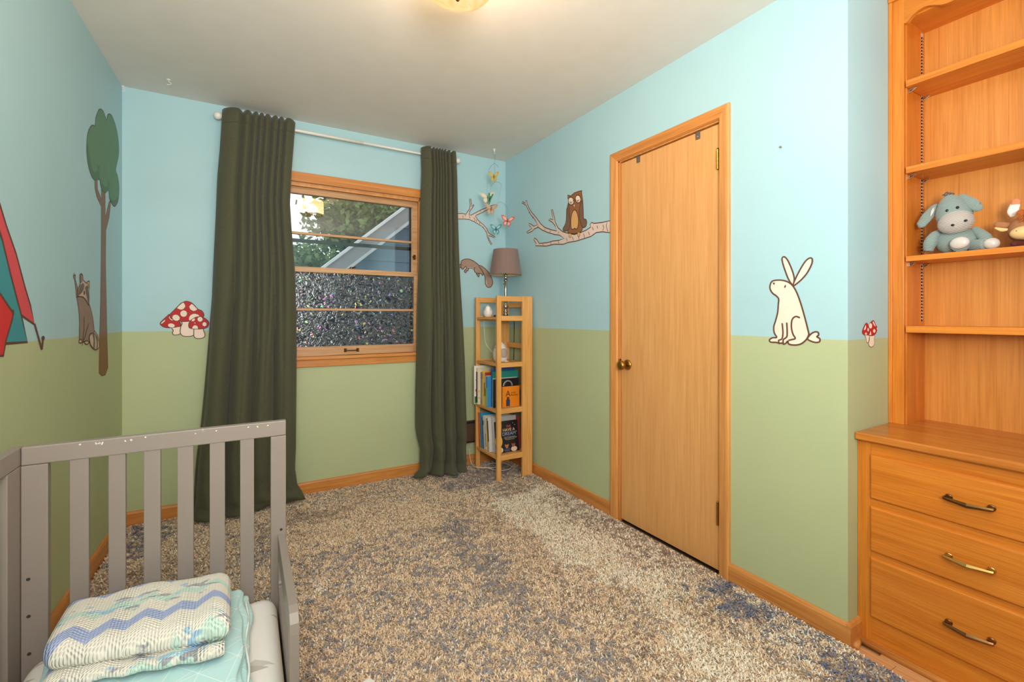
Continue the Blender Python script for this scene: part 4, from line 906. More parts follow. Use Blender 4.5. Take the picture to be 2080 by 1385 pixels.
# night light egg and sound machine
ex, ey, ez = 1.582, 3.06, 1.1556
f_ = Vector((-_F[0], -_F[1], 0))
ng = thing('night_light', 'small white egg shaped night light on the top shelf', 'night light', (ex, ey, ez))
def egg(n_, c, w, h, pw=2.0):
    out = []
    for i in range(n_+1):
        t = i/n_; r = math.sin(math.pi*(0.10+0.90*t)**.78)**.75 if t < 1 else 0.0; out.append((max(w*r, .0005), h*t))
    return out
obj('shell', MB().lathe(egg(22, 0, .0365, .092), 32, (ex, ey, ez)), WHITEP, ng, smooth=True)
M3 = Matrix(((_R[0], f_.x, 0), (_R[1], f_.y, 0), (0, 0, 1)))
obj('lens', MB().blob(Vector((ex, ey, ez+.054))+f_*.020, (.021, .017, .030), M3), plain('glossy_white_lens', S(250, 246, 242), .15, var=.01), ng, smooth=True)
obj('lens_ring', MB().tube([Vector((ex, ey, ez+.054))+f_*.0305+Vector((_R[0], _R[1], 0))*.0225*math.cos(a)+Vector((0, 0, 1))*.0315*math.sin(a)-f_*.006*abs(math.cos(a)) for a in [i*math.pi/16 for i in range(33)]], .0018, 6), plain('pale_grey_plastic', S(184, 176, 172), .4), ng, smooth=True)
pg = thing('adapter_plug', 'little dark plug lying by the lamp base', 'plug', (1.617, 3.005, ez))
m = MB(); m.box(1.608, 2.995, ez, 1.628, 3.018, ez+.016); m.tube([(1.612, 3.0, ez+.008), (1.600, 2.996, ez+.006)], .003, 6); obj('plug_body', m, plain('dark_red_brown_plastic', S(70, 40, 34), .4), pg, .002)
sx_, sy_, sz_ = 1.636, 2.965, .8226
sm = thing('sound_machine', 'white teardrop sound machine with grey grille on second shelf', 'speaker', (sx_, sy_, sz_))
obj('shell', MB().lathe([(.030, 0), (.044, .004), (.052, .02), (.0565, .05), (.053, .08), (.044, .108), (.030, .132), (.014, .148), (.004, .153), (.0006, .154)], 36, (sx_, sy_, sz_)), WHITEP, sm, smooth=True)
gd = (Vector((_R[0], _R[1], 0))*.55+f_*.835).normalized(); gs = Vector((0, 0, 1)).cross(gd)
M4 = Matrix(((gs.x, gd.x, 0), (gs.y, gd.y, 0), (0, 0, 1)))
obj('grille', MB().blob(Vector((sx_, sy_, sz_+.062))+gd*.038, (.036, .0215, .044), M4), plain('grey_speaker_cloth', S(178, 164, 156), .85, bump=.4, bscale=900), sm, smooth=True)
obj('foot', MB().blob((sx_+.03, sy_-.035, sz_+.005), (.022, .012, .005)), WHITEP, sm, smooth=True); obj('foot', MB().blob((sx_-.035, sy_-.03, sz_+.005), (.02, .012, .005)), WHITEP, sm, smooth=True)
obj('status_light', MB().blob(Vector((sx_, sy_, sz_+.105))-Vector((_R[0], _R[1], 0))*.036+f_*.026, (.004, .004, .005)), plain('small_red_light', S(196, 60, 50), .4), sm)
obj('cord', MB().tube(crom([(sx_-.02, sy_+.055, sz_+.02), (sx_-.01, sy_+.10, sz_+.06), (1.60, 3.13, .95), (1.59, 3.145, 1.08), (1.585, 3.13, 1.134)], 6, closed=False), .0016, 6), WHITEP, sm, smooth=True)

# white cables under the tower
wc = MB().tube(crom([(1.522, 3.262, .12), (1.512, 3.235, .06), (1.516, 3.205, .014), (1.512, 3.14, .012), (1.56, 3.09, .012), (1.64, 3.05, .012), (1.68, 3.11, .018), (1.63, 3.14, .014), (1.58, 3.08, .014), (1.62, 2.99, .012), (1.70, 2.96, .012), (1.76, 3.02, .012), (1.74, 3.12, .012)], 8, closed=False), .003, 6)
o = obj('power_cable', wc, WHITEP, base=(1.6, 3.1, .012), smooth=True); tag(o, 'loops of white power cable on the rug under the shelf tower', 'cable')
# brown register on back wall
rg = thing('wall_register', 'brown metal heat register low on the window wall', 'heater', (1.52, YB, .17))
box('housing', (1.30, YB-.022, .171, 1.74, YB-.0005, .336), BROWNM, rg, .003); box('top_lip', (1.295, YB-.028, .318, 1.745, YB-.0005, .338), plain('dark_brown_enamel', S(58, 40, 30), .4), rg, .002); box('bottom_lip', (1.295, YB-.026, .166, 1.745, YB-.0005, .180), plain('dark_brown_enamel', S(58, 40, 30), .4), rg, .002)
for i in range(3): box('louver', (1.31, YB-.025, .20+i*.036, 1.73, YB-.021, .222+i*.036), BROWNM, rg, .001)
# nail in closet wall
q = onX(1587, 299, XR); nl = obj('wall_nail', MB().lathe([(.0022, .0), (.0022, -.006), (.004, -.006), (.004, -.008)], 10, q, 'x'), DULL, base=q); tag(nl, 'tiny nail in the blue wall above the rabbit', 'nail')

# ================================================================== BOOKS
PAGE = plain('book_pages', S(232, 222, 204), .8, var=.06)
def text(body, size, mat, parent, M, name='lettering', align='CENTER'):
    cu = D.curves.new('t', 'FONT'); cu.body = body; cu.size = size; cu.align_x = align; cu.extrude = .0003; cu.space_line = .85
    to = D.objects.new('t', cu); C.objects.link(to); bpy.context.view_layer.update()
    me = D.meshes.new_from_object(to.evaluated_get(bpy.context.evaluated_depsgraph_get())); D.objects.remove(to, do_unlink=True); D.curves.remove(cu)
    me.transform(M); me.materials.clear(); me.materials.append(mat)
    o = D.objects.new(name, me); C.objects.link(o); o.parent = parent; o['_w'] = (0, 0, 0); return o
def cov(c): return plain('book_cover_%d_%d_%d' % c, S(*c), .35, var=.05)
ROTX = Matrix.Rotation(math.pi/2, 4, 'X')     # text lying in XZ, facing -Y
def book(label, x0, y0, z0, dep, thk, hgt, col, group, lean=0.0, spine=None, band=None):
    """spine towards -X, front cover towards -Y; local origin at the lower spine/front corner"""
    t = thing('book', label, 'book', (x0, y0, z0+thk*math.sin(lean)), group); t.rotation_euler = (-lean, 0, 0)
    t['_w'] = (0, 0, 0); c = cov(col); w_ = .0022
    m = MB(); m.box(0, 0, 0, dep, w_, hgt); m.box(0, thk-w_, 0, dep, thk, hgt); m.box(0, 0, 0, w_, thk, hgt); cv = obj('cover', m, c, t, .0006)
    box('pages', (w_, w_, .003, dep-.004, thk-w_, hgt-.003), PAGE, t)
    if band:
        box('spine_band', (-.0006, .0008, hgt*band[1], .0, thk-.0008, hgt*band[2]), cov(band[0]), cv)
    return t
g3, g4 = 'books on the upper book shelf of the tower', 'books on the lowest shelf of the tower'
Z3, Z4 = .489, .160
bx = TX0+.012
# upper row, from the wall side towards the door side (y decreasing)
yy = TY1-.024
rows = [  # label, protrude, thickness, height, colour, depth, band
 ('big white picture book with red berry and green corner poking out of shelf', -.036, .012, .292, (236, 232, 228), .25, None),
 ('thick cream board book beside the white picture book', -.020, .026, .276, (228, 214, 180), .24, ((40, 40, 44), .05, .90)),
 ('slim grey blue book next to the cream board book', .004, .013, .245, (120, 128, 150), .20, ((176, 160, 180), .2, .8)),
 ('slim lilac book in the upper row', .006, .010, .240, (160, 140, 180), .19, None),
 ('slim royal blue book in the upper row', .004, .012, .232, (74, 96, 168), .20, ((190, 196, 220), .15, .4)),
 ('bright yellow and orange spined book in the upper row', .0, .016, .255, (236, 190, 50), .21, ((222, 120, 50), .78, .94)),
 ('slim sage green book in the upper row', .006, .012, .240, (128, 150, 120), .19, None),
 ('white spined book with dark print in the upper row', .002, .013, .248, (214, 210, 206), .20, ((60, 56, 64), .3, .7)),
 ('red topped book between white and lemon spines', .004, .016, .250, (176, 52, 50), .21, ((70, 80, 140), .05, .6)),
 ('lemon yellow book with green print in the upper row', -.002, .018, .228, (222, 200, 54), .20, ((96, 150, 80), .35, .6)),
 ('sky blue and lime spined book in the upper row', -.004, .018, .225, (60, 146, 206), .20, ((190, 200, 60), .02, .62)),
]
ROOTS3 = []
for (lb, pro, th_, hg, c_, dp, bd) in rows:
    yy -= th_; t = book(lb, bx+pro, yy, Z3+.0005, dp, th_-.0006, hg, c_, g3, 0, band=bd); ROOTS3.append(t)
# print on the white book's cover (faces the door side)
b0 = ROOTS3[0]
text('A', .045, BLACK, b0, Matrix.Translation((.030, -.0004, .205)) @ ROTX); text('TE', .045, BLACK, b0, Matrix.Translation((.034, -.0004, .155)) @ ROTX)
obj('berry_print', MB().lathe([(.016, 0), (.016, -.0006)], 20, (.026, 0, .105), 'y'), plain('berry_red', S(196, 40, 46), .4), b0); obj('berry_print', MB().lathe([(.015, 0), (.015, -.0006)], 20, (.030, 0, .078), 'y'), plain('berry_red', S(196, 40, 46), .4), b0)
box('green_print', (.004, -.0006, .004, .07, 0, .058), plain('print_green', S(40, 120, 56), .4), b0)
b1 = ROOTS3[1]
for z_ in (.1, .05): obj('gold_print', MB().lathe([(.007, 0), (.007, -.0006)], 14, (.012, 0, z_), 'y'), plain('print_gold', S(232, 176, 60), .4), b1)
near = yy
tb = book('teal hardback standing behind the black book', 1.575, near-.016, Z3+.0005, .214, .014, .262, (38, 140, 132), g3)
bb = book('blue hardback with red spine behind the teal one', 1.572, near-.001, Z3+.0005, .20, .012, .285, (44, 90, 160), g3)
bb.location.y = near-.0125; tb.location.y = near-.028; near = near-.028
gb = book('thin pale grey book beside the black one', 1.57, near-.008, Z3+.0005, .205, .007, .214, (206, 200, 192), g3); near -= .009
kb = book('black picture book with silver moon arch on the upper book shelf', 1.568, near-.014, Z3+.0005, .215, .013, .208, (30, 28, 34), g3); near -= .015
ar = MB(); ar.tube([(.118+.036*math.cos(a), -.0006, .155+.036*math.sin(a)) for a in [i*math.pi/14 for i in range(15)]], .006, 6)
obj('moon_print', ar, plain('silver_print', S(150, 146, 146), .4), kb)
for (a, b) in ((.03, .05), (.045, .10), (.03, .12), (.052, .13), (.036, .165), (.05, .03), (.046, .075)): obj('star_print', MB().lathe([(.003, 0), (.003, -.0005)], 6, (a, 0, b), 'y'), plain('star_white', S(222, 220, 214), .4), kb)
ob = book('small bright orange board book with large letter A on its cover', 1.632, near-.017, Z3+.0005, .145, .016, .150, (238, 140, 34), g3)
BK = plain('print_dark', S(46, 26, 20), .5)
text('A', .062, BK, ob, Matrix.Translation((.046, -.0006, .078)) @ ROTX); text('is for', .020, BK, ob, Matrix.Translation((.093, -.0006, .098)) @ ROTX); text('Activist', .020, BK, ob, Matrix.Translation((.100, -.0006, .080)) @ ROTX)
m = MB(); m.box(.030, -.0008, .006, .062, 0, .055); obj('figure_print', m, plain('print_blue_figure', S(44, 60, 96), .5), ob); obj('figure_head_print', MB().lathe([(.012, 0), (.012, -.0008)], 16, (.046, 0, .064), 'y'), plain('print_brown_head', S(96, 58, 36), .5), ob)
print('upper row ends at', near)
# lowest shelf: leaning row
rows = [
 ('tall orange book at the wall end of the lowest shelf', .0, .014, .262, (226, 98, 36), .21, None, .02),
 ('turquoise blue hardback leaning on the orange book', .004, .022, .262, (40, 152, 196), .20, None, .06),
 ('purple spined book in the leaning row', .008, .012, .232, (92, 70, 120), .19, None, .08),
 ('dark plum book in the leaning row', .010, .009, .225, (96, 44, 70), .18, ((200, 190, 180), .4, .7), .09),
 ('pale grey book with green badge in the leaning row', .004, .018, .250, (206, 204, 196), .20, ((70, 150, 70), .72, .86), .10),
 ('slim teal book in the leaning row', .010, .010, .228, (50, 120, 120), .18, None, .11),
 ('white book with tan print in the leaning row', .004, .016, .246, (226, 220, 208), .20, ((190, 150, 100), .1, .5), .12),
 ('slim dark green book in the leaning row', .008, .010, .238, (48, 76, 60), .19, None, .13),
 ('golden yellow book in the leaning row', .004, .015, .236, (234, 176, 36), .20, None, .14),
 ('black and white book in the leaning row', .002, .014, .252, (214, 212, 214), .20, ((40, 40, 48), .3, .9), .15)]
yy = TY1-.052
for (lb, pro, th_, hg, c_, dp, bd, ln) in rows:
    ln = .10; th_ *= 1.12; yy -= th_/math.cos(ln)+.0006; t = book(lb, bx+pro, yy, Z4+.0005, dp, th_-.0006, hg, c_, g4, ln, band=bd)
rb = book('slim crimson book behind the black dream book', 1.60, yy-.020, Z4+.0005, .205, .012, .235, (160, 40, 52), g4, .10); 
gb2 = book('large pale grey book behind the black dream book', 1.565, yy-.034, Z4+.0005, .20, .012, .255, (196, 192, 190), g4, .10)
yd = yy-.064
db = book('black picture book titled We Have a Dream with painted faces', 1.574, yd, Z4+.0005, .192, .014, .225, (34, 30, 38), g4, .15)
for (s_, z_, sz_t, c_) in (('WE', .176, .026, (224, 96, 80)), ('HAVE A', .150, .030, (240, 214, 150)), ('DREAM', .120, .035, (150, 170, 214))):
    text(s_, sz_t, plain('title_%d' % c_[0], S(*c_), .5), db, Matrix.Translation((.112, -.0006, z_)) @ ROTX)
for s_, z_ in (('Meet 30 Young Indigenous', .105), ('People and People of Color', .096), ('Protecting the Planet', .087)):
    text(s_, .0088, plain('title_small', S(206, 196, 180), .5), db, Matrix.Translation((.118, -.0006, z_)) @ ROTX)
def disc(parent, name, x, z, rx, rz, mt, o=-.0007):
    k = 22; m = MB(); m.v = [(x+rx*math.cos(a*2*math.pi/k), o, z+rz*math.sin(a*2*math.pi/k)) for a in range(k)]+[(x+rx*math.cos(a*2*math.pi/k), 0, z+rz*math.sin(a*2*math.pi/k)) for a in range(k)]
    m.f = [tuple(range(k)), tuple(range(k, 2*k))]+[(i, (i+1) % k, k+(i+1) % k, k+i) for i in range(k)]; return obj(name, m, mt, parent)
SK1, SK2 = plain('print_skin_a', S(176, 116, 92), .5), plain('print_skin_b', S(150, 90, 70), .5)
disc(db, 'halo_print', .022, .084, .030, .044, plain('print_yellow', S(232, 190, 90), .5)); disc(db, 'face_print', .024, .078, .017, .030, plain('print_pale_face', S(206, 184, 160), .5), -.0010); disc(db, 'hair_print', .022, .104, .018, .014, BK, -.0012)
disc(db, 'face_print', .086, .052, .016, .022, SK1, -.0010); disc(db, 'hair_print', .086, .066, .017, .013, BK, -.0012); disc(db, 'face_print', .142, .052, .015, .021, SK2, -.0010); disc(db, 'hair_print', .142, .066, .016, .012, BK, -.0012)
disc(db, 'shirt_print', .028, .020, .026, .020, plain('print_cream_shirt', S(230, 212, 180), .5)); disc(db, 'shirt_print', .088, .016, .024, .016, plain('print_slate_shirt', S(70, 74, 96), .5), -.0008); disc(db, 'shirt_print', .146, .018, .026, .018, plain('print_peach_shirt', S(232, 200, 170), .5), -.0008)
disc(db, 'sky_print', .030, .190, .026, .020, plain('print_violet', S(96, 92, 130), .5)); disc(db, 'face_print', .030, .176, .012, .014, SK2, -.0010)
for a, b in ((.165, .19), (.176, .14), (.150, .205), (.172, .10)): disc(db, 'dot_print', a, b, .003, .003, plain('dot_amber', S(240, 190, 110), .5))
print('lower row ends at', yd)

# ================================================================== BED
BY = 1.72; BXL, BXR = -.5207, .1186
bd = thing('toddler_bed', 'grey painted slatted toddler bed with chipped top rail', 'bed', (-.2, 1.25, 0))
tr_ = box('top_rail', (BXL, BY, .757, BXR, BY+.026, .807), GREY, bd, .003)
def zx(zp): return onY(zp/2.4953, 1000, BY).x
box('post', (BXL, BY, FZ+.012, zx(243), BY+.024, .756), GREY, bd, .002); rp = box('post', (zx(1372), BY, FZ+.012, BXR, BY+.024, .756), GREY, bd, .002)
for a, b in ((350, 448), (547, 635), (727, 813), (898, 980), (1062, 1140), (1217, 1288)):
    box('slat', (zx(a), BY+.004, .10, zx(b), BY+.018, .757), GREY, bd, .0015)
box('bottom_rail', (BXL, BY+.001, .05, BXR, BY+.023, .11), GREY, bd, .002)
# bolt holes and chips
def hole(x, z, parent=bd):
    obj('bolt_hole', MB().lathe([(.0045, 0), (.0045, -.0006), (.0025, -.0008)], 12, (x, BY+.0002, z), 'y'), plain('hole_dark', S(52, 46, 44), .7), parent)
for zx_, zy_ in ((143, 865), (145, 1053), (148, 1243), (1425, 612)):
    q = onY(zx_/2.4953, 830+zy_/2.4953, BY); hole(q.x, q.z)
ch = MB(); r_ = random.Random(5)
for zx_, zy_, n_ in ((404, 180, 1), (490, 175, 2), (505, 173, 3), (515, 175, 2), (636, 162, 1), (668, 157, 2), (733, 141, 1), (990, 124, 1), (1030, 113, 2), (1092, 108, 1), (1254, 94, 1), (1305, 92, 2), (1358, 82, 1)):
    for k in range(n_):
        q = onY((zx_+r_.uniform(-5, 5))/2.4953, 830+(zy_+r_.uniform(-4, 4))/2.4953, BY-.0003); a = [(q.x+r_.uniform(.0008, .003)*math.cos(t), q.y, q.z+r_.uniform(.001, .0035)*math.sin(t)) for t in [i*6.283/7 for i in range(7)]]
        ch.add(a, [tuple(range(7))])
obj('paint_chip', ch, CHIP, tr_)
# tall back side along the wall
sr = box('side_rail', (BXL-.026, .74, .757, BXL-.001, BY+.026, .807), GREY, bd, .003)
box('post', (BXL-.024, 1.645, FZ+.012, BXL-.001, BY+.022, .756), GREY, bd, .002); box('post', (BXL-.024, .74, FZ+.012, BXL-.001, .80, .756), GREY, bd, .002)
for i in range(9): y_ = .865+i*.087; box('slat', (BXL-.019, y_, .10, BXL-.006, y_+.034, .757), GREY, bd, .0015)
box('bottom_rail', (BXL-.023, .74, .05, BXL-.002, 1.72, .11), GREY, bd, .002)
# guard rail on the open side
GX0, GX1 = .094, .1155
P = [(1.719, .424), (1.285, .424), (1.262, .416), (1.247, .396), (1.243, .370), (1.243, .23), (1.719, .23)]
H = crom([(1.66, .352), (1.34, .352), (1.300, .338), (1.296, .300), (1.300, .272), (1.34, .260), (1.66, .260), (1.688, .275), (1.692, .305), (1.688, .338)], 4)
bm = bmesh.new()
def ringv(pts, x): return [bm.verts.new((x, a, b)) for a, b in pts]
for x_ in (GX0, GX1):
    o_ = ringv(P, x_); h_ = ringv(H, x_)
    es = [bm.edges.new((o_[i], o_[(i+1) % len(o_)])) for i in range(len(o_))]+[bm.edges.new((h_[i], h_[(i+1) % len(h_)])) for i in range(len(h_))]
    bmesh.ops.triangle_fill(bm, use_beauty=True, use_dissolve=False, edges=es)
    if x_ == GX0: o0, h0 = o_, h_
for A0, A1 in ((o0, o_), (h0, h_)):
    for i in range(len(A0)): bm.faces.new((A0[i], A0[(i+1) % len(A0)], A1[(i+1) % len(A0)], A1[i]))
me = D.meshes.new('guard_panel'); bmesh.ops.recalc_face_normals(bm, faces=bm.faces); off = Vector(bd['_w']); bmesh.ops.translate(bm, verts=bm.verts, vec=-off); bm.to_mesh(me); bm.free()
me.materials.append(GREY); go = D.objects.new('guard_panel', me); C.objects.link(go); go.parent = bd; go['_w'] = bd['_w']
bv = go.modifiers.new('bevel', 'BEVEL'); bv.width = .003; bv.segments = 2; bv.limit_method = 'ANGLE'
box('guard_post', (GX0, 1.243, FZ+.012, GX1, 1.285, .2295), GREY, bd, .002)
box('side_rail', (GX0, .74, .10, GX1, 1.242, .20), GREY, bd, .003); box('side_rail', (GX0, 1.286, .10, GX1, 1.719, .20), GREY, bd, .003)
box('end_rail', (BXL, .74, .10, GX0-.0005, .762, .20), GREY, bd, .003); box('leg', (BXL, .74, FZ+.012, BXL+.04, .762, .0995), GREY, bd, .002); box('leg', (GX0-.02, .74, FZ+.012, GX1, .762, .0995), GREY, bd, .002)
box('mattress_board', (BXL+.004, .764, .100, GX0-.001, BY-.001, .118), GREY, bd)

def rbox(x0, x1, y0, y1, z0, z1, r, n=(24, 24, 8), fn=None):
    """rounded box as MB with noise callback fn(x,y,z,nx,ny,nz)->offset"""
    bm = bmesh.new(); vs = {}
    nx, ny, nz = n
    def P(i, j, k):
        key = (i, j, k)
        if key not in vs:
            x, y, z = x0+(x1-x0)*i/nx, y0+(y1-y0)*j/ny, z0+(z1-z0)*k/nz
            r2 = [min(r, (x1-x0)/2-1e-4), min(r, (y1-y0)/2-1e-4), min(r, (z1-z0)/2-1e-4)]
            c = Vector((min(max(x, x0+r2[0]), x1-r2[0]), min(max(y, y0+r2[1]), y1-r2[1]), min(max(z, z0+r2[2]), z1-r2[2])))
            d = Vector((x, y, z))-c
            q = Vector((d.x/r2[0], d.y/r2[1], d.z/r2[2])); nn = q.normalized() if q.length > 1e-6 else Vector((0, 0, 1))
            p = c+Vector((nn.x*r2[0], nn.y*r2[1], nn.z*r2[2])) if q.length > 1e-6 else Vector((x, y, z))
            if fn: p = p+Vector(fn(p.x, p.y, p.z, (p.z-z0)/(z1-z0)))
            vs[key] = len(vl); vl.append(tuple(p))
        return vs[key]
    vl = []; fs = []
    for i in range(nx):
        for j in range(ny): fs += [(P(i, j, 0), P(i, j+1, 0), P(i+1, j+1, 0), P(i+1, j, 0)), (P(i, j, nz), P(i+1, j, nz), P(i+1, j+1, nz), P(i, j+1, nz))]
    for i in range(nx):
        for k in range(nz): fs += [(P(i, 0, k), P(i+1, 0, k), P(i+1, 0, k+1), P(i, 0, k+1)), (P(i, ny, k), P(i, ny, k+1), P(i+1, ny, k+1), P(i+1, ny, k))]
    for j in range(ny):
        for k in range(nz): fs += [(P(0, j, k), P(0, j, k+1), P(0, j+1, k+1), P(0, j+1, k)), (P(nx, j, k), P(nx, j+1, k), P(nx, j+1, k+1), P(nx, j, k+1))]
    bm.free(); m = MB(); m.v = vl; m.f = fs; return m
# mattress with printed sheet
def sheetmat():
    m, nt, p = newmat('printed_sheet'); v = coords(nt, (1, 1, 1))
    base = S(236, 232, 228)
    vo = node(nt, 'ShaderNodeTexVoronoi', feature='F1'); vo.inputs['Scale'].default_value = 7.5; link(nt, v, vo.inputs['Vector'])
    sp = node(nt, 'ShaderNodeSeparateColor'); link(nt, vo.outputs['Color'], sp.inputs[0])
    sub = node(nt, 'ShaderNodeVectorMath', operation='SUBTRACT'); link(nt, v, sub.inputs[0]); link(nt, vo.outputs['Position'], sub.inputs[1])
    sx = node(nt, 'ShaderNodeSeparateXYZ'); link(nt, sub.outputs[0], sx.inputs[0])
    ab = node(nt, 'ShaderNodeMath', operation='ABSOLUTE'); link(nt, sx.outputs[0], ab.inputs[0])
    tri = node(nt, 'ShaderNodeMath', operation='MULTIPLY_ADD'); link(nt, ab.outputs[0], tri.inputs[0]); tri.inputs[1].default_value = .75; link(nt, sx.outputs[1], tri.inputs[2])
    lt = node(nt, 'ShaderNodeMath', operation='LESS_THAN'); link(nt, tri.outputs[0], lt.inputs[0]); lt.inputs[1].default_value = .018
    gtb = node(nt, 'ShaderNodeMath', operation='GREATER_THAN'); link(nt, sx.outputs[1], gtb.inputs[0]); gtb.inputs[1].default_value = -.018
    pick = node(nt, 'ShaderNodeMath', operation='GREATER_THAN'); link(nt, sp.outputs[0], pick.inputs[0]); pick.inputs[1].default_value = .35
    a1 = node(nt, 'ShaderNodeMath', operation='MULTIPLY'); link(nt, lt.outputs[0], a1.inputs[0]); link(nt, gtb.outputs[0], a1.inputs[1])
    a2 = node(nt, 'ShaderNodeMath', operation='MULTIPLY'); link(nt, a1.outputs[0], a2.inputs[0]); link(nt, pick.outputs[0], a2.inputs[1])
    gc = ramp(nt, sp.outputs[1], [(.3, S(206, 200, 194)), (.7, S(190, 186, 182))])
    c1 = mixc(nt, a2.outputs[0], base, gc)
    v2 = node(nt, 'ShaderNodeTexVoronoi', feature='F1'); v2.inputs['Scale'].default_value = 13; link(nt, v, v2.inputs['Vector'])
    s2 = node(nt, 'ShaderNodeSeparateColor'); link(nt, v2.outputs['Color'], s2.inputs[0])
    d2 = node(nt, 'ShaderNodeMath', operation='LESS_THAN'); link(nt, v2.outputs['Distance'], d2.inputs[0]); d2.inputs[1].default_value = .085
    k2 = node(nt, 'ShaderNodeMath', operation='GREATER_THAN'); link(nt, s2.outputs[0], k2.inputs[0]); k2.inputs[1].default_value = .55
    a3 = node(nt, 'ShaderNodeMath', operation='MULTIPLY'); link(nt, d2.outputs[0], a3.inputs[0]); link(nt, k2.outputs[0], a3.inputs[1])
    tc = ramp(nt, s2.outputs[1], [(.45, S(110, 200, 196)), (.55, S(226, 214, 120))])
    link(nt, mixc(nt, a3.outputs[0], c1, tc), p.inputs['Base Color']); p.inputs['Roughness'].default_value = .85
    addbump(nt, p, noise(nt, v, 400, 2), .08, .0006); return m
mt = thing('mattress', 'small mattress in a white fitted sheet with grey mountain print', 'mattress', (-.2, 1.24, .118))
obj('sheet', rbox(BXL+.022, GX0-.006, .768, BY-.006, .1185, .242, .045, (30, 40, 10), lambda x, y, z, k: (0, 0, .004*math.sin(9*x+2)*math.sin(7*y)*(k > .8))), sheetmat(), mt, smooth=True)
# teal folded quilt
def quiltmat():
    m, nt, p = newmat('teal_line_quilt'); v = coords(nt, (1, 1, 1), rot=(0, 0, .5))
    mx = None
    for ang, sp_ in ((.3, .036), (1.35, .036), (2.4, .036), (1.0, .072)):
        v2 = coords(nt, (1, 1, 1), rot=(0, 0, ang)); sx = node(nt, 'ShaderNodeSeparateXYZ'); link(nt, v2, sx.inputs[0])
        md = node(nt, 'ShaderNodeMath', operation='PINGPONG'); link(nt, sx.outputs[0], md.inputs[0]); md.inputs[1].default_value = sp_
        l2 = node(nt, 'ShaderNodeMath', operation='LESS_THAN'); link(nt, md.outputs[0], l2.inputs[0]); l2.inputs[1].default_value = .0009
        if mx is None: mx = l2
        else:
            m3 = node(nt, 'ShaderNodeMath', operation='MAXIMUM'); link(nt, mx.outputs[0], m3.inputs[0]); link(nt, l2.outputs[0], m3.inputs[1]); mx = m3
    link(nt, mixc(nt, mx.outputs[0], S(188, 226, 230), S(228, 242, 244)), p.inputs['Base Color']); p.inputs['Roughness'].default_value = .85
    addbump(nt, p, noise(nt, v, 25, 2), .25, .004); return m
QM = quiltmat()
def wob(a): return lambda x, y, z, k: (.006*math.sin(17*y+a)+.003*math.sin(41*y+a), .006*math.sin(13*x+a), .004*math.sin(19*x+a)*math.sin(15*y+2*a)*(k > .6))
qt = thing('folded_quilt', 'folded pale teal quilt with white line pattern under the crochet blanket', 'quilt', (-.21, 1.45, .242))
for i, (a, b, c, d, z0, z1) in enumerate(((-.435, .012, 1.24, 1.690, .2495, .270), (-.43, .000, 1.235, 1.685, .267, .285), (-.425, -.010, 1.245, 1.680, .284, .300))):
    obj('fold_layer', rbox(a, b, c, d, z0, z1, .0115, (40, 40, 6), wob(1.3*i)), QM, qt, smooth=True)
obj('piping', MB().tube(crom([(.004+.004*math.sin(i), 1.26+i*.035, .276+.003*math.sin(i*2.1)) for i in range(12)], 4, closed=False), .003, 6), plain('quilt_edge_white', S(226, 236, 232), .8), qt, smooth=True)
# crochet blanket
def crochetmat():
    m, nt, p = newmat('zigzag_crochet'); v = coords(nt, (1, 1, 1)); sx = node(nt, 'ShaderNodeSeparateXYZ'); link(nt, v, sx.inputs[0])
    def math_(op, a, b):
        n = node(nt, 'ShaderNodeMath', operation=op)
        for i, q in enumerate((a, b)):
            if hasattr(q, 'links'): link(nt, q, n.inputs[i])
            elif q is not None: n.inputs[i].default_value = q
        return n.outputs[0]
    zz = math_('PINGPONG', sx.outputs[0], .036)
    val = math_('ADD', sx.outputs[1], math_('MULTIPLY', zz, .8)); val = math_('ADD', val, math_('MULTIPLY', noise(nt, v, 9, 2), .03))
    fr = math_('FRACT', math_('MULTIPLY', math_('ADD', val, 10.044), 5.5), None)
    W, Bl, Mi, Gy, Sk = S(238, 234, 224), S(172, 186, 226), S(206, 232, 220), S(172, 172, 180), S(170, 206, 232)
    base = ramp(nt, fr, [(0, W), (.16, W), (.18, Bl), (.36, Bl), (.38, W), (.60, W), (.62, Mi), (.74, Mi), (.76, W), (1, W)])
    n1 = noise(nt, coords(nt, (16, 40, 20)), 1.0, 3); n2 = noise(nt, coords(nt, (13, 34, 20)), 1.3, 3)
    rr = ramp(nt, n1, [(.56, (0, 0, 0, 1)), (.60, (1, 1, 1, 1))]); r2 = ramp(nt, n2, [(.58, (0, 0, 0, 1)), (.62, (1, 1, 1, 1))])
    inb = ramp(nt, fr, [(.50, (0, 0, 0, 1)), (.54, (1, 1, 1, 1)), (.86, (1, 1, 1, 1)), (.90, (0, 0, 0, 1))])
    c = mixc(nt, mixc(nt, 1.0, rr, inb, 'MULTIPLY'), base, Gy); c = mixc(nt, mixc(nt, 1.0, r2, inb, 'MULTIPLY'), c, Sk)
    link(nt, c, p.inputs['Base Color']); p.inputs['Roughness'].default_value = .95; p.inputs['Specular IOR Level'].default_value = .1
    rows_ = math_('SINE', math_('MULTIPLY', math_('ADD', val, 0.0), 900.0), None); cols = math_('SINE', math_('MULTIPLY', sx.outputs[0], 900.0), None)
    addbump(nt, p, math_('ADD', rows_, cols), .7, .0016); return m
CM = crochetmat()
cb = thing('crochet_blanket', 'folded crochet baby blanket in white and blue zigzag stripes', 'blanket', (-.22, 1.5, .300)); cb.location.z += .0045; 
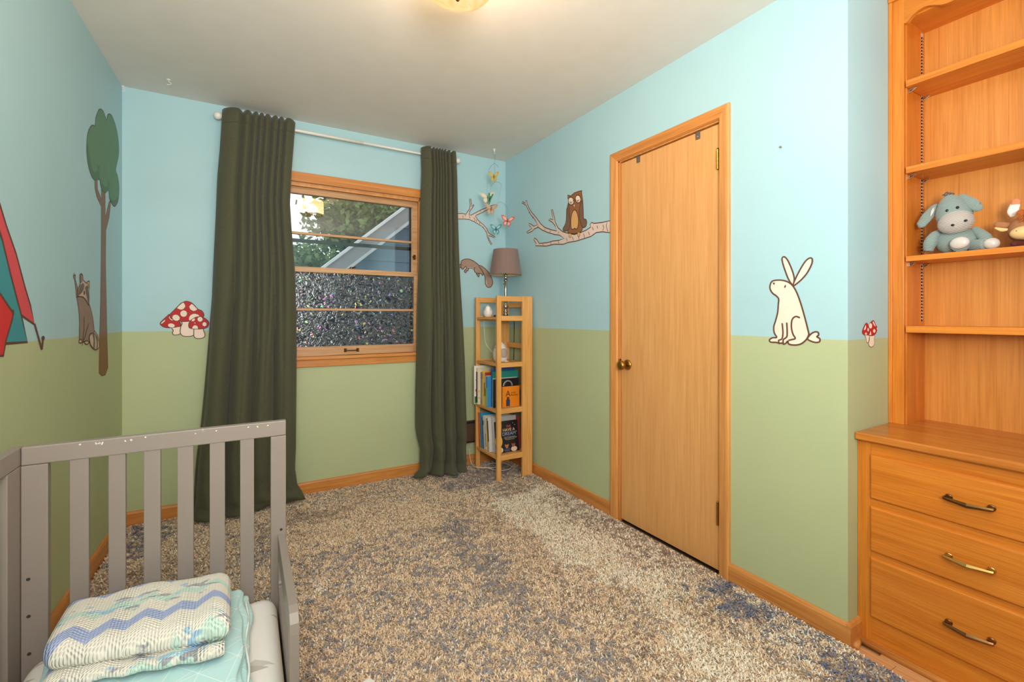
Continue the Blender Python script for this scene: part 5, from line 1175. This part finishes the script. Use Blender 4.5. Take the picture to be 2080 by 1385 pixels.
def lay(a, drop):
    def f(x, y, z, k):
        s_ = abs(((x/.072) % 1)-.5)*2
        t = max(0, min(1, (1.50-y)/.15)); b_ = max(0, min(1, (y-1.60)/.06))
        sk = (x+.22)*.26                                   # blanket lies a little skewed on the quilt
        return ((1.52-y)*.03, -sk*(1-b_*.8)+(.014*s_-.004)*t*t, (-.030*drop*t*t-.010*b_*b_)*k+(.006*math.sin(15*x+a)*math.sin(13*y+a)+.003*math.sin(37*x+2*a))*k)
    return f
obj('fold_layer', rbox(-.405, -.050, 1.375, 1.655, .3035, .332, .0142, (70, 50, 8), lay(.4, .2)), CM, cb, smooth=True)
obj('fold_layer', rbox(-.415, -.035, 1.400, 1.668, .322, .392, .034, (70, 50, 14), lay(2.0, 1.0)), CM, cb, smooth=True)
rl = MB(); sp = [(.028*(1-i/40)*math.cos(i*.32), .028*(1-i/40)*math.sin(i*.32)) for i in range(30)]
rl.v = [(x_, 1.345+a*.8, .325+b*.7) for x_ in (-.10, -.045) for a, b in sp]; k_ = len(sp); rl.f = [(i, i+1, k_+i+1, k_+i) for i in range(k_-1)]
ro_ = obj('rolled_edge', rl, CM, cb, smooth=True); so = ro_.modifiers.new('t', 'SOLIDIFY'); so.thickness = .006

# ================================================================== PLUSH TOYS
def cord_fab(name, col, scale=260, axis='Z'):
    if name in MATS: return MATS[name]
    m, nt, p = newmat(name); v = coords(nt, (1, 1, 1), rot=(.25, .1, 0))
    wv = node(nt, 'ShaderNodeTexWave', bands_direction=axis); wv.inputs['Scale'].default_value = scale/6.283*1.6; wv.inputs['Distortion'].default_value = 1.2; wv.inputs['Detail Scale'].default_value = 1.0; link(nt, v, wv.inputs[0])
    d = tuple(c*.52 for c in col[:3])+(1,)
    link(nt, ramp(nt, wv.outputs[1], [(.15, d), (.5, col)]), p.inputs['Base Color']); p.inputs['Roughness'].default_value = .85; p.inputs['Sheen Weight'].default_value = .3
    addbump(nt, p, wv.outputs[1], .6, .002); MATS[name] = m; return m
DT, DG = cord_fab('teal_corduroy', S(150, 168, 164)), cord_fab('grey_corduroy', S(202, 191, 185))
SAT = plain('white_satin', S(206, 197, 191), .22, var=.06); FUZ = plain('slate_yarn', S(84, 92, 94), .9)
def dk(x, y, X): return onX(1840+x/7.29, 370+y/7.29, X)
SZ = 1.3908
dn = thing('plush_donkey', 'sitting teal corduroy plush donkey with pale grey muzzle on bookcase shelf', 'plush toy', (2.26, .61, SZ))
KY, KZ = .00131/7.29, .00180/7.29
def E3(rx=0, ry=0, rz=0):
    from mathutils import Euler
    return Euler((rx, ry, rz)).to_matrix()
c = dk(740, 890, 2.275); obj('body', MB().blob((c.x, c.y, SZ+.0525), (.045, .058, .052), E3(), 28, 18, .15), DT, dn, smooth=True)
hd = dk(700, 440, 2.255); hr = E3(-.22, 0, 0)
hobj = obj('head', MB().blob(hd, (.042, .050, .066), hr, 28, 18, .22), DT, dn, smooth=True)
mz_ = dk(735, 590, 2.232); obj('muzzle', MB().blob(mz_, (.040, .0505, .042), hr, 28, 16, .05), DG, hobj, smooth=True)
EYE = plain('glossy_black_eye', S(16, 14, 14), .08)
for (x, y, X, r) in ((612, 422, 2.2155, .0055), (765, 374, 2.2165, .0052)): obj('eye', MB().blob(dk(x, y, X), (r*.8, r*.9, r)), EYE, hobj, smooth=True)
for (x, y, X) in ((693, 635, 2.1935), (888, 567, 2.197)): obj('nostril', MB().blob(dk(x, y, X), (.003, .0048, .0042)), EYE, hobj, smooth=True)
# ears
def limb(name, pts, radii, mat, parent, flat=1.0, seg=16):
    """smooth tapering limb through points; flat squeezes along X"""
    P = crom([tuple(p) for p in pts], 6, closed=False); n = len(P); k = len(radii)-1
    rr = []
    for i in range(n):
        t = i/(n-1)*k; j = min(int(t), k-1); f = t-j; f = f*f*(3-2*f); rr.append(radii[j]*(1-f)+radii[j+1]*f)
    m = MB().tube(P, rr, seg)
    cx = sum(p[0] for p in P)/n
    if flat != 1.0:
        out = []
        for i, v in enumerate(m.v):
            c0 = P[i//seg]; out.append((c0[0]+(v[0]-c0[0])*flat, v[1], v[2]))
        m.v = out
    return obj(name, m, mat, parent, smooth=True)
e1 = limb('ear', [dk(455, 330, 2.262), dk(400, 400, 2.255), dk(310, 520, 2.245), dk(225, 630, 2.240), dk(190, 668, 2.240)], [.006, .014, .018, .015, .004], DT, hobj, .5)
limb('ear_lining', [dk(412, 375, 2.247), dk(392, 430, 2.240), dk(365, 500, 2.2365)], [.002, .0050, .002], SAT, e1, .5)
e2 = limb('ear', [dk(770, 205, 2.262), dk(850, 235, 2.255), dk(960, 310, 2.247), dk(1070, 365, 2.243), dk(1140, 350, 2.243)], [.005, .014, .019, .017, .006], DT, hobj, .5)
limb('arm', [dk(520, 730, 2.262), dk(420, 800, 2.250), dk(360, 900, 2.240), Vector((2.238, dk(330, 980, 2.238).y, SZ+.016))], [.010, .017, .020, .014], DT, dn)
limb('arm', [dk(990, 680, 2.275), dk(1100, 760, 2.275), dk(1180, 830, 2.270), dk(1230, 900, 2.262)], [.010, .016, .018, .012], DT, dn)
l1 = limb('leg', [Vector((2.262, dk(820, 930, 2.262).y, SZ+.028)), Vector((2.235, dk(800, 930, 2.235).y, SZ+.026)), Vector((2.218, dk(795, 920, 2.218).y, SZ+.026))], [.020, .026, .024], DT, dn)
obj('foot_pad', MB().blob(dk(795, 898, 2.214), (.012, .027, .0215), E3(-.15, 0, 0)), SAT, l1, smooth=True)
l2 = limb('leg', [Vector((2.262, dk(980, 940, 2.262).y, SZ+.024)), Vector((2.245, dk(1100, 930, 2.245).y, SZ+.021)), Vector((2.232, dk(1190, 920, 2.232).y, SZ+.020))], [.020, .021, .020], DT, dn)
obj('foot_pad', MB().blob((2.229, dk(1270, 900, 2.229).y, SZ+.021), (.017, .0215, .0195), E3(.15, 0, 0)), SAT, l2, smooth=True)
for pts in ([(590,230),(575,190),(590,160),(620,150)], [(610,225),(610,185),(640,160),(670,165)], [(640,222),(650,180),(690,165),(715,180)], [(625,228),(600,200),(560,185),(545,200)]):
    limb('forelock_strand', [dk(x, y, 2.258) for x, y in pts], [.0012, .0024, .0022, .0030], FUZ, hobj, .6, 6)

FB, FC = plain('brown_plush_fur', S(166, 112, 74), .95, var=.2, bump=.7, bscale=500), plain('cream_plush_fur', S(236, 196, 138), .9, var=.08, bump=.5, bscale=500)
RUST = plain('rust_plush_hair', S(170, 92, 42), .95, var=.2); EARW = plain('white_plush_ear', S(240, 228, 222), .9, var=.04); EARO = plain('peach_plush_ear', S(226, 140, 100), .9, var=.1)
fd = thing('plush_animal', 'brown furry plush animal with rust forelock and upright white ear', 'plush toy', (2.27, .45, SZ))
hc_ = dk(1790, 720, 2.275); fh = obj('head', MB().blob((hc_.x, hc_.y, SZ+.064), (.040, .045, .048), E3(), 24, 16, .1), FB, fd, smooth=True)
obj('muzzle', MB().blob(Vector((2.236, dk(1765, 765, 2.236).y, SZ+.047)), (.027, .036, .023)), FC, fh, smooth=True)
obj('nostril', MB().blob(dk(1640, 722, 2.214), (.002, .002, .002)), EYE, fh)
ea = limb('ear', [dk(1590, 510, 2.282), dk(1585, 430, 2.280), dk(1615, 340, 2.280), dk(1640, 250, 2.280)], [.008, .0145, .013, .004], EARW, fh, .4)
limb('ear_tip', [dk(1625, 330, 2.279), dk(1632, 280, 2.279), dk(1642, 240, 2.279)], [.0125, .0115, .004], EARO, ea, .42)
eb = limb('ear', [dk(1530, 640, 2.275), dk(1440, 640, 2.270), dk(1350, 630, 2.268), dk(1300, 640, 2.268)], [.009, .012, .011, .004], FB, fh, .6)
limb('ear_lining', [dk(1510, 700, 2.264), dk(1420, 705, 2.261), dk(1320, 675, 2.262)], [.004, .0065, .003], FC, eb, .7)
rr_ = random.Random(4)
for i in range(26):
    x_, y_ = rr_.uniform(1640, 1780), rr_.uniform(430, 580); p0 = dk(1720+rr_.uniform(-20, 90), 470+rr_.uniform(-30, 30), 2.262)
    limb('hair_tuft', [p0, dk(x_+40, y_-30, 2.243), dk(x_-20, y_+20, 2.236)], [.0025, .0032, .001], RUST, fh, 1, 5)
obj('body', MB().blob((2.292, hc_.y-.035, SZ+.038), (.045, .060, .0375)), FB, fd, smooth=True)
limb('leg', [Vector((2.27, hc_.y-.005, SZ+.014)), Vector((2.232, hc_.y+.012, SZ+.011)), Vector((2.212, hc_.y+.018, SZ+.010))], [.014, .0105, .008], plain('maroon_plush_hoof', S(90, 34, 30), .9), fd)

# scrap of white paper on the rug
pp_ = [onZ(x, y, 0) for x, y in ((733, 1388), (750, 1378), (762, 1384), (748, 1402))]
m = MB(); m.v = [(p.x, p.y, z) for z in (-.0045, -.0035) for p in pp_]; m.f = [(3, 2, 1, 0), (4, 5, 6, 7)]+[(i, (i+1) % 4, 4+(i+1) % 4, 4+i) for i in range(4)]
m.v = [(a, b, c+.006) for a, b, c in m.v]
o = obj('paper_scrap', m, plain('white_paper', S(236, 232, 228), .7, var=.02), base=pp_[0]); tag(o, 'small white paper scrap lying on the shag rug', 'paper')

# ------------------------------------------------------------------ tidy
for o in D.objects:
    if '_w' in o: del o['_w']
